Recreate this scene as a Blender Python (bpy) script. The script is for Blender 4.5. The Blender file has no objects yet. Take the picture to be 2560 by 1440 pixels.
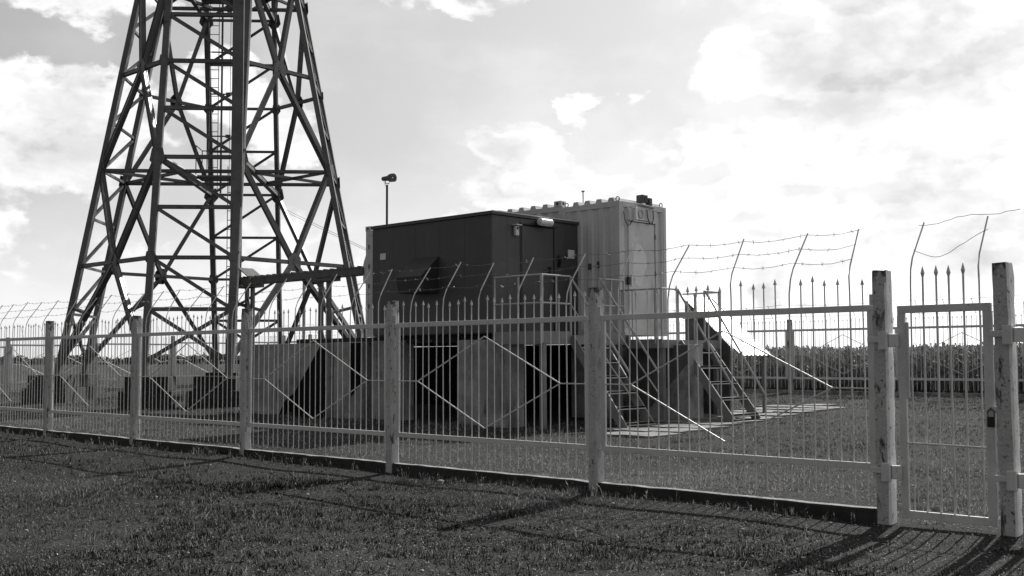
import bpy, bmesh, math, random
import numpy as np
from mathutils import Vector, Matrix
random.seed(7); rng = np.random.default_rng(11)
R = math.radians
S = bpy.context.scene
COL = S.collection

# ------------------------------------------------------------------ camera
YAW, PITCH, ROLL, EYE = 0.7676176, 0.0635131, -0.0036323, 1.3259
cd = bpy.data.cameras.new('camera'); cam = bpy.data.objects.new('camera', cd); COL.objects.link(cam)
cd.sensor_width = 36; cd.lens = 36 * 2815.31 / 2560; cd.clip_start = .05; cd.clip_end = 6000
fw = Vector((-math.sin(YAW) * math.cos(PITCH), math.cos(YAW) * math.cos(PITCH), math.sin(PITCH)))
r0 = Vector((math.cos(YAW), math.sin(YAW), 0)); u0 = r0.cross(fw)
rt = r0 * math.cos(ROLL) + u0 * math.sin(ROLL); up = -r0 * math.sin(ROLL) + u0 * math.cos(ROLL)
cam.matrix_world = Matrix(((rt.x, up.x, -fw.x, 0), (rt.y, up.y, -fw.y, 0), (rt.z, up.z, -fw.z, EYE), (0, 0, 0, 1)))
S.camera = cam

# ------------------------------------------------------------------ light and exposure
S.view_settings.view_transform = 'Standard'; S.view_settings.look = 'None'
S.view_settings.exposure = 0.25; S.view_settings.gamma = 1; S.view_settings.use_curve_mapping = False
SUN_AZ, SUN_EL = R(10.5), R(39.5)        # azimuth measured from +Y towards -X
sund = Vector((-math.sin(SUN_AZ) * math.cos(SUN_EL), math.cos(SUN_AZ) * math.cos(SUN_EL), math.sin(SUN_EL)))
sl = bpy.data.lights.new('sun', 'SUN'); sl.energy = 5.0; sl.angle = R(.53); sl.color = (1, .985, .96)
so = bpy.data.objects.new('sun', sl); COL.objects.link(so); so.rotation_euler = sund.to_track_quat('Z', 'Y').to_euler()

W = bpy.data.worlds.new('World'); S.world = W; W.use_nodes = True
wt = W.node_tree; wt.nodes.clear()
def wn(t, **k):
    n = wt.nodes.new(t)
    for a, b in k.items(): setattr(n, a, b)
    return n
def wm(op, a, b=None, c=None, clamp=False):
    n = wn('ShaderNodeMath', operation=op); n.use_clamp = clamp
    for i, v in enumerate((a, b, c)):
        if v is None: continue
        if isinstance(v, (int, float)): n.inputs[i].default_value = v
        else: wt.links.new(v, n.inputs[i])
    return n.outputs[0]
def wmap(v, a, b, c=0., d=1., smooth=True):
    n = wn('ShaderNodeMapRange'); n.interpolation_type = 'SMOOTHSTEP' if smooth else 'LINEAR'
    wt.links.new(v, n.inputs[0])
    for i, x in enumerate((a, b, c, d)): n.inputs[i + 1].default_value = x
    return n.outputs[0]
sky = wn('ShaderNodeTexSky', sky_type='NISHITA'); sky.sun_disc = False
sky.sun_elevation = SUN_EL; sky.sun_rotation = -SUN_AZ
sky.air_density = 1.0; sky.dust_density = 1.5; sky.ozone_density = 1
bw = wn('ShaderNodeRGBToBW'); wt.links.new(sky.outputs[0], bw.inputs[0])
tc = wn('ShaderNodeTexCoord'); sx = wn('ShaderNodeSeparateXYZ'); wt.links.new(tc.outputs['Generated'], sx.inputs[0])
# azimuth from +Y towards -X and elevation, in degrees
az = wm('MULTIPLY', wm('ARCTAN2', wm('MULTIPLY', sx.outputs[0], -1), sx.outputs[1]), 57.2958)
el = wm('MULTIPLY', wm('ARCSINE', sx.outputs[2]), 57.2958)
def fbm(scale, detail, off, daz=0., de=0., rough=.58):
    c = wn('ShaderNodeCombineXYZ')
    wt.links.new(wm('MULTIPLY', wm('ADD', az, daz), .1), c.inputs[0]); wt.links.new(wm('MULTIPLY', wm('ADD', el, de), .16), c.inputs[1]); c.inputs[2].default_value = off
    n = wn('ShaderNodeTexNoise'); n.inputs['Scale'].default_value = scale; n.inputs['Detail'].default_value = detail; n.inputs['Roughness'].default_value = rough
    wt.links.new(c.outputs[0], n.inputs['Vector']); return n.outputs['Fac']
# clouds of this sky: (azimuth, elevation, half width, half height, weight), degrees
CLOUDS = [(66, 17.5, 6, 2.2, .9), (66.5, 11.0, 6.5, 3.2, 1.1), (70, 7.0, 4, 4.0, .7), (57, 12.3, 3.6, 2.6, .9), (57.5, 5.0, 7, 2.6, .35),
          (42.7, 9.6, 5.0, 3.0, 1.25), (38.8, 9.0, 4, 2.6, 1.0), (39.6, 13.3, 1.6, 1.2, .8), (26, 13.5, 9.5, 6.4, 1.5), (31, 8.6, 7, 3.2, 1.2), (20, 6.8, 10, 3.2, 1.2),
          (47, 4.5, 9, 2.2, .75), (33, 4.5, 12, 2.2, .8), (26, 18.5, 8, 2.6, 1.2), (47, 18.8, 4, 1.2, .5), (5, 12, 14, 9, 1.1), (85, 10, 9, 5, .9)]
wa = wm('MULTIPLY', wm('SUBTRACT', fbm(1.6, 6, 21.3), .5), 15); we = wm('MULTIPLY', wm('SUBTRACT', fbm(1.6, 6, 35.7), .5), 10)
azw = wm('ADD', az, wa); elw = wm('ADD', el, we)
acc = None
for a, e, ra, re_, w_ in CLOUDS:
    dx = wm('DIVIDE', wm('SUBTRACT', azw, a), ra); dy = wm('DIVIDE', wm('SUBTRACT', elw, e), re_)
    d2 = wm('ADD', wm('MULTIPLY', dx, dx), wm('MULTIPLY', dy, dy))
    v = wm('MULTIPLY', wm('MAXIMUM', wm('SUBTRACT', 1, d2), 0), w_)
    acc = v if acc is None else wm('MAXIMUM', acc, v)
gen = wmap(fbm(.55, 2, 4.3), .50, .70, 0, .9)                     # scattered clouds over the rest of the sky
inview = wmap(wm('ABSOLUTE', wm('SUBTRACT', az, 44)), 32, 52)
outside = wm('MAXIMUM', inview, wmap(el, 20, 30))
acc = wm('MAXIMUM', acc, wm('MULTIPLY', gen, outside))
n1 = fbm(2.2, 8, 1.7, rough=.52); n2 = fbm(2.2, 8, 1.7, 0, -.9, rough=.52); nb = fbm(1.0, 3, 8.8)
n3 = fbm(4.2, 4, 9.9, rough=.5); bil = wm('MULTIPLY', wm('SUBTRACT', .16, wm('ABSOLUTE', wm('SUBTRACT', n3, .5))), 2.2)
dens = wm('ADD', wm('ADD', acc, wm('MULTIPLY', wm('SUBTRACT', n1, .5), 1.7)), bil)
cover = wmap(dens, .28, .92)
cover = wm('MULTIPLY', cover, wmap(acc, .02, .22))
shade = wmap(wm('SUBTRACT', n2, n1), -.01, .11)                   # undersides a little greyer
shade2 = wmap(wm('ADD', wm('ADD', dens, wm('MULTIPLY', wm('SUBTRACT', nb, .5), 3.0)), 0), .75, 2.3)
cl = wm('SUBTRACT', 10.9, wm('ADD', wm('MULTIPLY', shade, 1.5), wm('MULTIPLY', shade2, 3.3)))
wisp = wmap(fbm(1.3, 6, 3.3), .40, .72, 0, .45)
# clear air: hazy and bright low down and towards the sun, greyer high up
toward = wmap(az, 70, 10, 0, 1, False)
base = wm('ADD', wm('MULTIPLY', bw.outputs[0], .42), wmap(el, 0, 11, 7.0, 3.4))
base = wm('ADD', base, wm('MULTIPLY', toward, wmap(el, 60, 10, 0, 3.6)))
base = wm('MULTIPLY', base, wm('ADD', 1, wm('MULTIPLY', wm('SUBTRACT', wisp, .15), .3)))
mix = wm('ADD', wm('MULTIPLY', base, wm('SUBTRACT', 1, cover)), wm('MULTIPLY', cl, cover))
sd = wn('ShaderNodeVectorMath', operation='DOT_PRODUCT'); wt.links.new(tc.outputs['Generated'], sd.inputs[0]); sd.inputs[1].default_value = tuple(sund)
mix = wm('MULTIPLY', mix, wmap(el, 22, 65, 1, .5))
mix = wm('MULTIPLY', mix, wmap(sd.outputs['Value'], -.5, .55, .38, 1.0))
mix = wm('MULTIPLY', mix, wmap(el, -3, 0, .25, 1))
cmb = wn('ShaderNodeCombineColor')
for i in range(3): wt.links.new(mix, cmb.inputs[i])
bg = wn('ShaderNodeBackground'); bg.inputs['Strength'].default_value = .085
wt.links.new(cmb.outputs[0], bg.inputs[0]); out = wn('ShaderNodeOutputWorld'); wt.links.new(bg.outputs[0], out.inputs[0])

# ------------------------------------------------------------------ materials
def mat(name, g, rough=.7, metal=0., var=.25, scale=6., stretch=(1, 1, 1), spots=None, bump=.15, bscale=40., coord='Object', spec=.4, fine=0.):
    m = bpy.data.materials.new(name); m.use_nodes = True; t = m.node_tree; b = t.nodes['Principled BSDF']
    N = t.nodes.new; L = t.links.new
    b.inputs['Roughness'].default_value = rough; b.inputs['Metallic'].default_value = metal
    b.inputs['Specular IOR Level'].default_value = spec
    tcn = N('ShaderNodeTexCoord'); mp = N('ShaderNodeMapping'); mp.inputs['Scale'].default_value = stretch
    oi = N('ShaderNodeObjectInfo'); va = N('ShaderNodeVectorMath'); va.operation = 'MULTIPLY_ADD'; L(oi.outputs['Location'], va.inputs[0]); va.inputs[1].default_value = (1.7, 1.3, .9); L(tcn.outputs[coord], va.inputs[2]); VEC = va.outputs[0]
    L(VEC, mp.inputs[0])
    n = N('ShaderNodeTexNoise'); n.inputs['Scale'].default_value = scale; n.inputs['Detail'].default_value = 7; n.inputs['Roughness'].default_value = .62
    L(mp.outputs[0], n.inputs['Vector'])
    mr = N('ShaderNodeMapRange'); mr.inputs[1].default_value = .3; mr.inputs[2].default_value = .7
    mr.inputs[3].default_value = g * (1 - var); mr.inputs[4].default_value = g * (1 + var); L(n.outputs['Fac'], mr.inputs[0])
    val = mr.outputs[0]
    if fine:
        n3 = N('ShaderNodeTexNoise'); n3.inputs['Scale'].default_value = bscale * 1.5; n3.inputs['Detail'].default_value = 3; L(tcn.outputs[coord], n3.inputs['Vector'])
        m3 = N('ShaderNodeMapRange'); m3.inputs[1].default_value = .3; m3.inputs[2].default_value = .7; m3.inputs[3].default_value = 1 - fine; m3.inputs[4].default_value = 1 + fine
        L(n3.outputs['Fac'], m3.inputs[0]); mu = N('ShaderNodeMath'); mu.operation = 'MULTIPLY'; L(val, mu.inputs[0]); L(m3.outputs[0], mu.inputs[1]); val = mu.outputs[0]
    for sp in (spots or []):     # (scale, stretch, lo, hi, target value)
        m2 = N('ShaderNodeMapping'); m2.inputs['Scale'].default_value = sp[1]; m2.inputs['Location'].default_value = (sp[0], 3.1, sp[2] * 9); L(VEC, m2.inputs[0])
        n2 = N('ShaderNodeTexNoise'); n2.inputs['Scale'].default_value = sp[0]; n2.inputs['Detail'].default_value = 6; n2.inputs['Roughness'].default_value = .65; L(m2.outputs[0], n2.inputs['Vector'])
        r2 = N('ShaderNodeMapRange'); r2.inputs[1].default_value = sp[2]; r2.inputs[2].default_value = sp[3]; L(n2.outputs['Fac'], r2.inputs[0])
        mx = N('ShaderNodeMix'); mx.data_type = 'FLOAT'; L(r2.outputs[0], mx.inputs[0]); L(val, mx.inputs[2]); mx.inputs[3].default_value = sp[4]
        val = mx.outputs[0]
    cc = N('ShaderNodeCombineColor')
    for i in range(3): L(val, cc.inputs[i])
    L(cc.outputs[0], b.inputs['Base Color'])
    if bump:
        nb_ = N('ShaderNodeTexNoise'); nb_.inputs['Scale'].default_value = bscale; nb_.inputs['Detail'].default_value = 5; L(tcn.outputs[coord], nb_.inputs['Vector'])
        bp = N('ShaderNodeBump'); bp.inputs['Strength'].default_value = bump; bp.inputs['Distance'].default_value = .02
        L(nb_.outputs['Fac'], bp.inputs['Height']); L(bp.outputs[0], b.inputs['Normal'])
    return m
M = {}
M['concrete'] = mat('painted_concrete', .42, .85, var=.12, scale=5, fine=.10, spots=[(9, (1, 1, .35), .57, .63, .07), (30, (1, 1, 1), .60, .66, .05), (4, (1, 1, .5), .58, .70, .52)], bump=.5, bscale=45)
def moss(m, z0, g_):
    t = m.node_tree; b = t.nodes['Principled BSDF']; src = b.inputs['Base Color'].links[0].from_socket
    tc_ = t.nodes.new('ShaderNodeTexCoord'); sp = t.nodes.new('ShaderNodeSeparateXYZ'); t.links.new(tc_.outputs['Object'], sp.inputs[0])
    n = t.nodes.new('ShaderNodeTexNoise'); n.inputs['Scale'].default_value = 9; n.inputs['Detail'].default_value = 6; t.links.new(tc_.outputs['Object'], n.inputs['Vector'])
    a = t.nodes.new('ShaderNodeMath'); a.operation = 'MULTIPLY_ADD'; t.links.new(n.outputs['Fac'], a.inputs[0]); a.inputs[1].default_value = .85; t.links.new(sp.outputs[2], a.inputs[2])
    r_ = t.nodes.new('ShaderNodeMapRange'); t.links.new(a.outputs[0], r_.inputs[0]); r_.inputs[1].default_value = z0 + .42; r_.inputs[2].default_value = z0 + .50
    mx = t.nodes.new('ShaderNodeMix'); mx.data_type = 'RGBA'; t.links.new(r_.outputs[0], mx.inputs[0]); t.links.new(src, mx.inputs[6]); mx.inputs[7].default_value = (g_, g_, g_, 1); t.links.new(mx.outputs[2], b.inputs['Base Color'])
moss(M['concrete'], 2.0, .06)
M['kerb'] = mat('kerb_concrete', .24, .9, var=.4, scale=7, spots=[(5, (1, 1, 1), .50, .62, .10), (20, (1, 1, 1), .60, .70, .04)], bump=.8, bscale=35)
M['pier'] = mat('cast_concrete', .27, .9, var=.4, scale=1.6, fine=.15, spots=[(2.2, (1, 1, .5), .54, .70, .12), (3.5, (1, 1, .25), .6, .70, .09), (9, (1, 1, 1), .62, .72, .38)], bump=.6, bscale=25)
M['near_black'] = mat('near_black_concrete', .006, .9, var=.3, scale=5, bump=.3, spec=.1)  # near black: cavity shade painted on the backing wall, plus dark pier patches
M['footing'] = mat('old_concrete', .022, .9, var=.4, scale=3, spots=[(14, (1, 1, 1), .60, .70, .2)], bump=.8, bscale=15)
M['slab'] = mat('paving_concrete', .22, .9, var=.4, scale=3, coord='Generated', spots=[(3, (1, 1, 1), .50, .64, .10), (14, (1, 1, 1), .60, .70, .05)], bump=.6, bscale=30)
M['fence'] = mat('fence_paint', .55, .5, var=.14, scale=4, spots=[(40, (1, 1, .4), .64, .72, .07)], bump=.15, bscale=60, fine=.08)
M['bar'] = mat('bar_paint', .54, .36, var=.15, scale=9, spots=[(30, (1, 1, .3), .62, .72, .10)], bump=0, spec=.5)
M['wire'] = mat('galvanised_wire', .16, .5, .5, bump=0)
M['tower'] = mat('weathered_steel', .10, .42, .35, var=.3, scale=1.2, spots=[(3, (1, 1, 1), .58, .72, .04), (12, (1, 1, .5), .64, .74, .14)], bump=.1, spec=.5)
M['tower_mid'] = mat('grey_steel', .13, .4, .4, var=.3, scale=2, bump=.1, spec=.5)
M['dark'] = mat('dark_painted_panel', .062, .5, var=.15, scale=1.6, spots=[(2.5, (1, 1, .15), .56, .75, .085), (14, (1, 1, .12), .62, .75, .095), (50, (1, 1, 1), .70, .76, .13)], bump=.08, bscale=18, fine=.06)
M['dark2'] = mat('dark_trim', .03, .5, var=.1, bump=0)
M['cont'] = mat('container_paint', .54, .6, var=.10, scale=1.3, spots=[(2.2, (1, 1, .25), .57, .72, .40), (9, (1, 1, .2), .64, .75, .64)], bump=.08, bscale=20, fine=.06)
M['door'] = mat('door_paint', .56, .55, var=.10, scale=2, spots=[(3, (1, 1, .3), .57, .70, .42), (3.2, (1, 1, .8), .60, .68, .66)], bump=.08, bscale=20, fine=.06)
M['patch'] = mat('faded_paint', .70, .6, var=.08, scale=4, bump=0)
M['rail'] = mat('rail_paint', .36, .30, .25, var=.15, scale=4, bump=0, spec=.6)
M['fascia'] = mat('fascia_steel', .20, .5, .1, var=.2, scale=3, bump=.1)
M['zinc'] = mat('zinc_sheet', .75, .34, .9, var=.05, scale=2, bump=.04)
M['white'] = mat('pale_plastic', .6, .4, var=.1, bump=0)
M['glass'] = mat('lamp_glass', .7, .12, var=.2, scale=20, bump=0, spec=.8)
M['black'] = mat('black_rubber', .012, .5, var=.1, bump=0)
M['horn'] = mat('horn_paint', .10, .5, var=.2, bump=0)
M['dark_grey'] = mat('dark_grey_concrete', .09, .8, var=.3, scale=3, bump=.3)  # dark grey concrete for the slanting pier patch and the shed wall
M['kerb_shade'] = mat('shaded_kerb_concrete', .03, .95, var=.4, scale=8, bump=.6, bscale=30)  # kerb concrete with the shade of its front put into the colour
M['pale_concrete'] = mat('pale_side_concrete', .75, .85, var=.12, scale=6, spots=[(26, (1, 1, .6), .60, .68, .12)], bump=.4, bscale=45)
M['stone'] = mat('pale_stone', .40, .8, var=.3, bump=0)
def leafmat(name, lo, hi, rough=.6, trans=.25):
    m = bpy.data.materials.new(name); m.use_nodes = True; t = m.node_tree; b = t.nodes['Principled BSDF']
    a = t.nodes.new('ShaderNodeAttribute'); a.attribute_name = 'tone'
    mr = t.nodes.new('ShaderNodeMapRange'); mr.inputs[3].default_value = lo; mr.inputs[4].default_value = hi; t.links.new(a.outputs['Fac'], mr.inputs[0])
    cc = t.nodes.new('ShaderNodeCombineColor')
    for i in range(3): t.links.new(mr.outputs[0], cc.inputs[i])
    b.inputs['Roughness'].default_value = rough; b.inputs['Specular IOR Level'].default_value = .25
    t.links.new(cc.outputs[0], b.inputs['Base Color'])
    tr = t.nodes.new('ShaderNodeBsdfTranslucent'); t.links.new(cc.outputs[0], tr.inputs[0])
    ms = t.nodes.new('ShaderNodeMixShader'); ms.inputs[0].default_value = trans
    o = t.nodes['Material Output']; t.links.new(b.outputs[0], ms.inputs[1]); t.links.new(tr.outputs[0], ms.inputs[2]); t.links.new(ms.outputs[0], o.inputs[0])
    return m
M['grass'] = leafmat('grass_blade', .007, .46, trans=.35)
M['corn'] = leafmat('corn_leaf', .11, .32)
M['bush'] = leafmat('far_leaf', .02, .05, trans=.1)

# ground material: dark soil with dry pale litter, patchy
g = bpy.data.materials.new('turf_soil'); g.use_nodes = True; t = g.node_tree; b = t.nodes['Principled BSDF']; b.inputs['Roughness'].default_value = .95; b.inputs['Specular IOR Level'].default_value = .1
tcn = t.nodes.new('ShaderNodeTexCoord')
def gn(scale, det, rough=.6):
    n = t.nodes.new('ShaderNodeTexNoise'); n.inputs['Scale'].default_value = scale; n.inputs['Detail'].default_value = det; n.inputs['Roughness'].default_value = rough
    t.links.new(tcn.outputs['Object'], n.inputs['Vector']); return n.outputs['Fac']
def gr(v, a, b_, c, d):
    n = t.nodes.new('ShaderNodeMapRange'); t.links.new(v, n.inputs[0])
    for i, x in enumerate((a, b_, c, d)): n.inputs[i + 1].default_value = x
    return n.outputs[0]
def gm(op, a, b_):
    n = t.nodes.new('ShaderNodeMath'); n.operation = op
    for i, v in enumerate((a, b_)):
        if isinstance(v, (int, float)): n.inputs[i].default_value = v
        else: t.links.new(v, n.inputs[i])
    return n.outputs[0]
v = gm('MULTIPLY', gr(gn(.35, 5), .35, .65, .8, 1.2), gr(gn(60, 4, .8), .43, .62, .002, .085))
v = gm('ADD', v, gr(gn(70, 2), .66, .74, 0, .10))
cc = t.nodes.new('ShaderNodeCombineColor')
for i in range(3): t.links.new(v, cc.inputs[i])
t.links.new(cc.outputs[0], b.inputs['Base Color'])
bp = t.nodes.new('ShaderNodeBump'); bp.inputs['Strength'].default_value = .8; bp.inputs['Distance'].default_value = .03
t.links.new(gn(30, 6, .7), bp.inputs['Height']); t.links.new(bp.outputs[0], b.inputs['Normal']); M['ground'] = g

# ------------------------------------------------------------------ helpers
class MB:
    def __init__(s): s.v = []; s.f = []
    def add(s, vs, fs):
        n = len(s.v); s.v += [tuple(x) for x in vs]; s.f += [tuple(i + n for i in f) for f in fs]; return s
    def box(s, x0, x1, y0, y1, z0, z1):
        return s.add([(x0, y0, z0), (x1, y0, z0), (x1, y1, z0), (x0, y1, z0), (x0, y0, z1), (x1, y0, z1), (x1, y1, z1), (x0, y1, z1)],
                     [(0, 3, 2, 1), (4, 5, 6, 7), (0, 1, 5, 4), (1, 2, 6, 5), (2, 3, 7, 6), (3, 0, 4, 7)])
    def frame(s, p0, p1, upv=(0, 0, 1)):
        p0, p1 = Vector(p0), Vector(p1); d = (p1 - p0).normalized(); u = Vector(upv)
        if abs(d.dot(u)) > .98: u = Vector((0, 1, 0))
        a = d.cross(u).normalized(); b = a.cross(d).normalized(); return p0, p1, a, b
    def prof(s, p0, p1, pts, upv=(0, 0, 1)):
        p0, p1, a, b = s.frame(p0, p1, upv); n = len(pts)
        vs = [p0 + a * x + b * y for x, y in pts] + [p1 + a * x + b * y for x, y in pts]
        fs = [(i, (i + 1) % n, (i + 1) % n + n, i + n) for i in range(n)] + [tuple(reversed(range(n))), tuple(range(n, 2 * n))]
        return s.add(vs, fs)
    def bar(s, p0, p1, w, h=None, upv=(0, 0, 1)):
        h = h or w; w /= 2; h /= 2; return s.prof(p0, p1, [(-w, -h), (w, -h), (w, h), (-w, h)], upv)
    def ang(s, p0, p1, w, th=.02, upv=(0, 0, 1), sx=1, sy=1):      # angle section
        h = w / 2; pts = [(-h, -h), (h, -h), (h, -h + th), (-h + th, -h + th), (-h + th, h), (-h, h)]
        return s.prof(p0, p1, [(x * sx, y * sy) for x, y in pts], upv)
    def tube(s, path, r, n=6, r1=None):
        path = [Vector(p) for p in path]; L = len(path); base = len(s.v); vs = []
        for i, p in enumerate(path):
            d = (path[min(i + 1, L - 1)] - path[max(i - 1, 0)]).normalized(); u = Vector((0, 0, 1)) if abs(d.z) < .95 else Vector((1, 0, 0))
            a = d.cross(u).normalized(); b = a.cross(d); rr = r if r1 is None else r + (r1 - r) * i / max(1, L - 1)
            vs += [p + (a * math.cos(2 * math.pi * k / n) + b * math.sin(2 * math.pi * k / n)) * rr for k in range(n)]
        fs = [(i * n + k, i * n + (k + 1) % n, (i + 1) * n + (k + 1) % n, (i + 1) * n + k) for i in range(L - 1) for k in range(n)]
        fs += [tuple(reversed(range(n))), tuple(range((L - 1) * n, L * n))]
        return s.add(vs, fs)
    def poly(s, pts, ext):                                        # polygon extruded along vector
        n = len(pts); e = Vector(ext); vs = [Vector(p) for p in pts] + [Vector(p) + e for p in pts]
        return s.add(vs, [tuple(range(n)), tuple(reversed(range(n, 2 * n)))] + [(i, i + n, (i + 1) % n + n, (i + 1) % n) for i in range(n)])
    def mesh(s, name, m=None):
        me = bpy.data.meshes.new(name); me.from_pydata(s.v, [], s.f); bm = bmesh.new(); bm.from_mesh(me); bmesh.ops.recalc_face_normals(bm, faces=bm.faces); bm.to_mesh(me); bm.free()
        if m: me.materials.append(M[m])
        return me
    def build(s, name, m, parent=None, bevel=0, smooth=False):
        me = s.mesh(name, m)
        if smooth:
            for p in me.polygons: p.use_smooth = True
        return link(name, me, parent, bevel=bevel)
def link(name, me, parent=None, loc=None, bevel=0):
    o = bpy.data.objects.new(name, me); COL.objects.link(o)
    if parent: o.parent = parent
    if loc is not None: o.location = loc
    if bevel:
        b = o.modifiers.new('bevel', 'BEVEL'); b.width = bevel; b.segments = 2; b.limit_method = 'ANGLE'
    return o
def tag(o, label=None, cat=None, group=None, kind=None):
    for k, v in (('label', label), ('category', cat), ('group', group), ('kind', kind)):
        if v: o[k] = v
    return o
def thing(name, label, cat, loc=(0, 0, 0), group=None):
    o = bpy.data.objects.new(name, None); COL.objects.link(o); o.location = loc; o.empty_display_size = .2
    return tag(o, label, cat, group)
def off(parent):                      # so that children can be modelled in world coordinates
    return Matrix.Translation(-Vector(parent.location))
def part(mb, name, m, parent, bevel=0, smooth=False):
    o = mb.build(name, m, parent, bevel, smooth); p = parent; L = Vector((0, 0, 0))
    while p is not None: L += p.location; p = p.parent
    o.data.transform(Matrix.Translation(-L)); return o

def gz(x, y):
    """ground height: level by the front fence, rising gently to the back fence"""
    y = np.asarray(y, float); x = np.asarray(x, float)
    h = np.interp(y, [-40, 9, 14, 18, 28, 60], [0, 0, .09, .17, .37, .42])
    h = h + .018 * np.sin(x * .9 + 1.3) * np.sin(y * .8) + .010 * np.sin(x * 2.3 + y * 1.7)
    return h - np.clip((9.0 - y) * 1.2, 0, 1) * .06
GZ = lambda x, y: float(gz(x, y))

# ------------------------------------------------------------------ ground
def grid(name, xs, ys, zf, m):
    X, Y = np.meshgrid(xs, ys); Z = zf(X, Y); nx, ny = len(xs), len(ys)
    V = np.stack([X, Y, Z], -1).reshape(-1, 3); i = np.arange(nx * ny).reshape(ny, nx)
    F = np.stack([i[:-1, :-1], i[:-1, 1:], i[1:, 1:], i[1:, :-1]], -1).reshape(-1, 4)
    me = bpy.data.meshes.new(name); me.from_pydata(V.tolist(), [], F.tolist()); me.materials.append(M[m])
    for p in me.polygons: p.use_smooth = True
    return link(name, me)
xs = np.concatenate([[-3500, -2000, -900, -400, -200, -120], np.arange(-80, 12, .5), [20, 40, 90, 200, 600, 3000]])
ys = np.concatenate([[-3000, -500, -100, -30], np.arange(-5, 8, .5), np.arange(8, 9.4, .1), np.arange(9.5, 45, .5), [50, 60, 80, 120, 200, 400, 900, 2000, 4500]])
tag(grid('ground', xs, ys, gz, 'ground'), kind='structure')

# ------------------------------------------------------------------ front fence
PX = [-3.283, -4.281] + [-7.371 - 3.2 * i for i in range(11)]
YF = 8.86
def post_mesh(h, w=.122, seed=0, ch=.014, white=False):
    r = random.Random(seed); n = 22; vs = []; fs = []; c = ch
    ring = [(-w / 2 + c, -w / 2), (w / 2 - c, -w / 2), (w / 2, -w / 2 + c), (w / 2, w / 2 - c), (w / 2 - c, w / 2), (-w / 2 + c, w / 2), (-w / 2, w / 2 - c), (-w / 2, -w / 2 + c)]
    for k in range(n + 1):
        z = -.25 + (h + .25) * k / n; s = 1. if k < n else .93
        for x, y in ring:
            j = .0035; vs.append((x * s + r.uniform(-j, j), y * s + r.uniform(-j, j), z + (r.uniform(-.008, .004) if k == n else 0)))
    for k in range(n):
        for i in range(8): fs.append((k * 8 + i, k * 8 + (i + 1) % 8, (k + 1) * 8 + (i + 1) % 8, (k + 1) * 8 + i))
    fs.append(tuple(range(n * 8, n * 8 + 8)))
    me = bpy.data.meshes.new('fence_post'); me.from_pydata(vs, [], fs); me.update(); me.materials.append(M['concrete']); me.materials.append(M['pale_concrete'])
    if white:
        for p in me.polygons:
            if p.normal.x > .6: p.material_index = 1  # right-hand faces of the post take the paler concrete
    return me
fence = thing('front_fence', 'long pale steel picket fence on square concrete posts, crossing the foreground with barbed wire above', 'fence', (0, YF, 0))
gatepost = []
for i, x in enumerate(PX):
    h = 2.055 + (.0, .0, .0, -.01, .01, 0, 0, 0, 0, 0, 0, 0, 0)[i]
    o = link('post', post_mesh(h, seed=i, w=.128 if i < 2 else .124, white=i < 2), fence, (x, 0, 0)); o.rotation_euler = (random.uniform(-.006, .006), random.uniform(-.006, .006), random.uniform(-.04, .04))
# shared picket meshes, origin at the top rail
def picket(top, bottom=.16):
    mb = MB(); mb.tube([(0, 0, bottom), (0, 0, top - .04)], .0062, 6)
    mb.tube([(0, 0, top - .055), (0, 0, top)], .017, 6, .001); return mb.mesh('picket', 'bar')
def armbar(seed, bottom=.16, spear=False):
    r = random.Random(seed); a = r.uniform(-.05, .05); mb = MB(); dy = r.uniform(.24, .30)
    mb.tube([(0, 0, bottom), (0, 0, 1.9), (a * .3, .01, 2.03), (a * .5, .05, 2.13), (a, dy, 2.46 + r.uniform(-.02, .02))], .007, 6); return mb.mesh('wire_arm', 'bar'), (a, dy)
PK = [picket(2.03 + d) for d in (-.012, 0, .012)]
ARM = [armbar(s) for s in range(7)]
arm_tips = []
def panel(x0, x1, idx, n=25, arms=(3, 8, 13, 19, 23), name='panel'):
    p = thing(name, None, None, (0, 0, 0)); p.parent = fence
    z0, z1 = .43, 1.745; f = MB(); w = .055; t = .028
    f.bar((x0, 0, z1), (x1, 0, z1), t, w); f.bar((x0, 0, z0), (x1, 0, z0), t, w)
    f.bar((x0 + w / 2, 0, z0 + w / 2), (x0 + w / 2, 0, z1 - w / 2), t, w, (1, 0, 0)); f.bar((x1 - w / 2, 0, z0 + w / 2), (x1 - w / 2, 0, z1 - w / 2), t, w, (1, 0, 0))
    # hooks to the posts
    for z in (z0 - .05, z1 + .07):
        for xx, sg in ((x0, -1), (x1, 1)):
            f.bar((xx + sg * -.02, -.03, z), (xx + sg * .07, -.03, z), .012, .09)
    f.build('frame', 'fence', p, bevel=.004)
    for k in range(n):
        xx = x0 + .09 + (x1 - x0 - .18) * k / (n - 1) + random.uniform(-.006, .006)
        if k in arms:
            me, (a, dy) = ARM[(k + idx * 3) % 7]; o = link('wire_arm', me, p, (xx, .022, random.uniform(-.015, .015))); arm_tips.append((xx + a, dy + .022, 2.46 + o.location.z, xx, .022))
        else:
            o = link('picket', PK[(k + idx) % 3], p, (xx, .022, random.uniform(-.02, .01)))
        o.rotation_euler = (random.uniform(-.006, .006), random.uniform(-.007, .007), 0)
    c = (x0 + x1) / 2; hw = 1.09 * (x1 - x0) / 2.95; zc = 1.075; y = -.012
    for a, b_ in (((x0 + w, y, zc), (c - hw, y, zc)), ((c + hw, y, zc), (x1 - w, y, zc)), ((c - hw, y, zc), (c, y, 1.585)), ((c, y, 1.585), (c + hw, y, zc)), ((c - hw, y, zc), (c, y, .565)), ((c, y, .565), (c + hw, y, zc))):
        MB().tube([a, b_], .0075, 6).build('brace_rod', 'bar', p)
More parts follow.
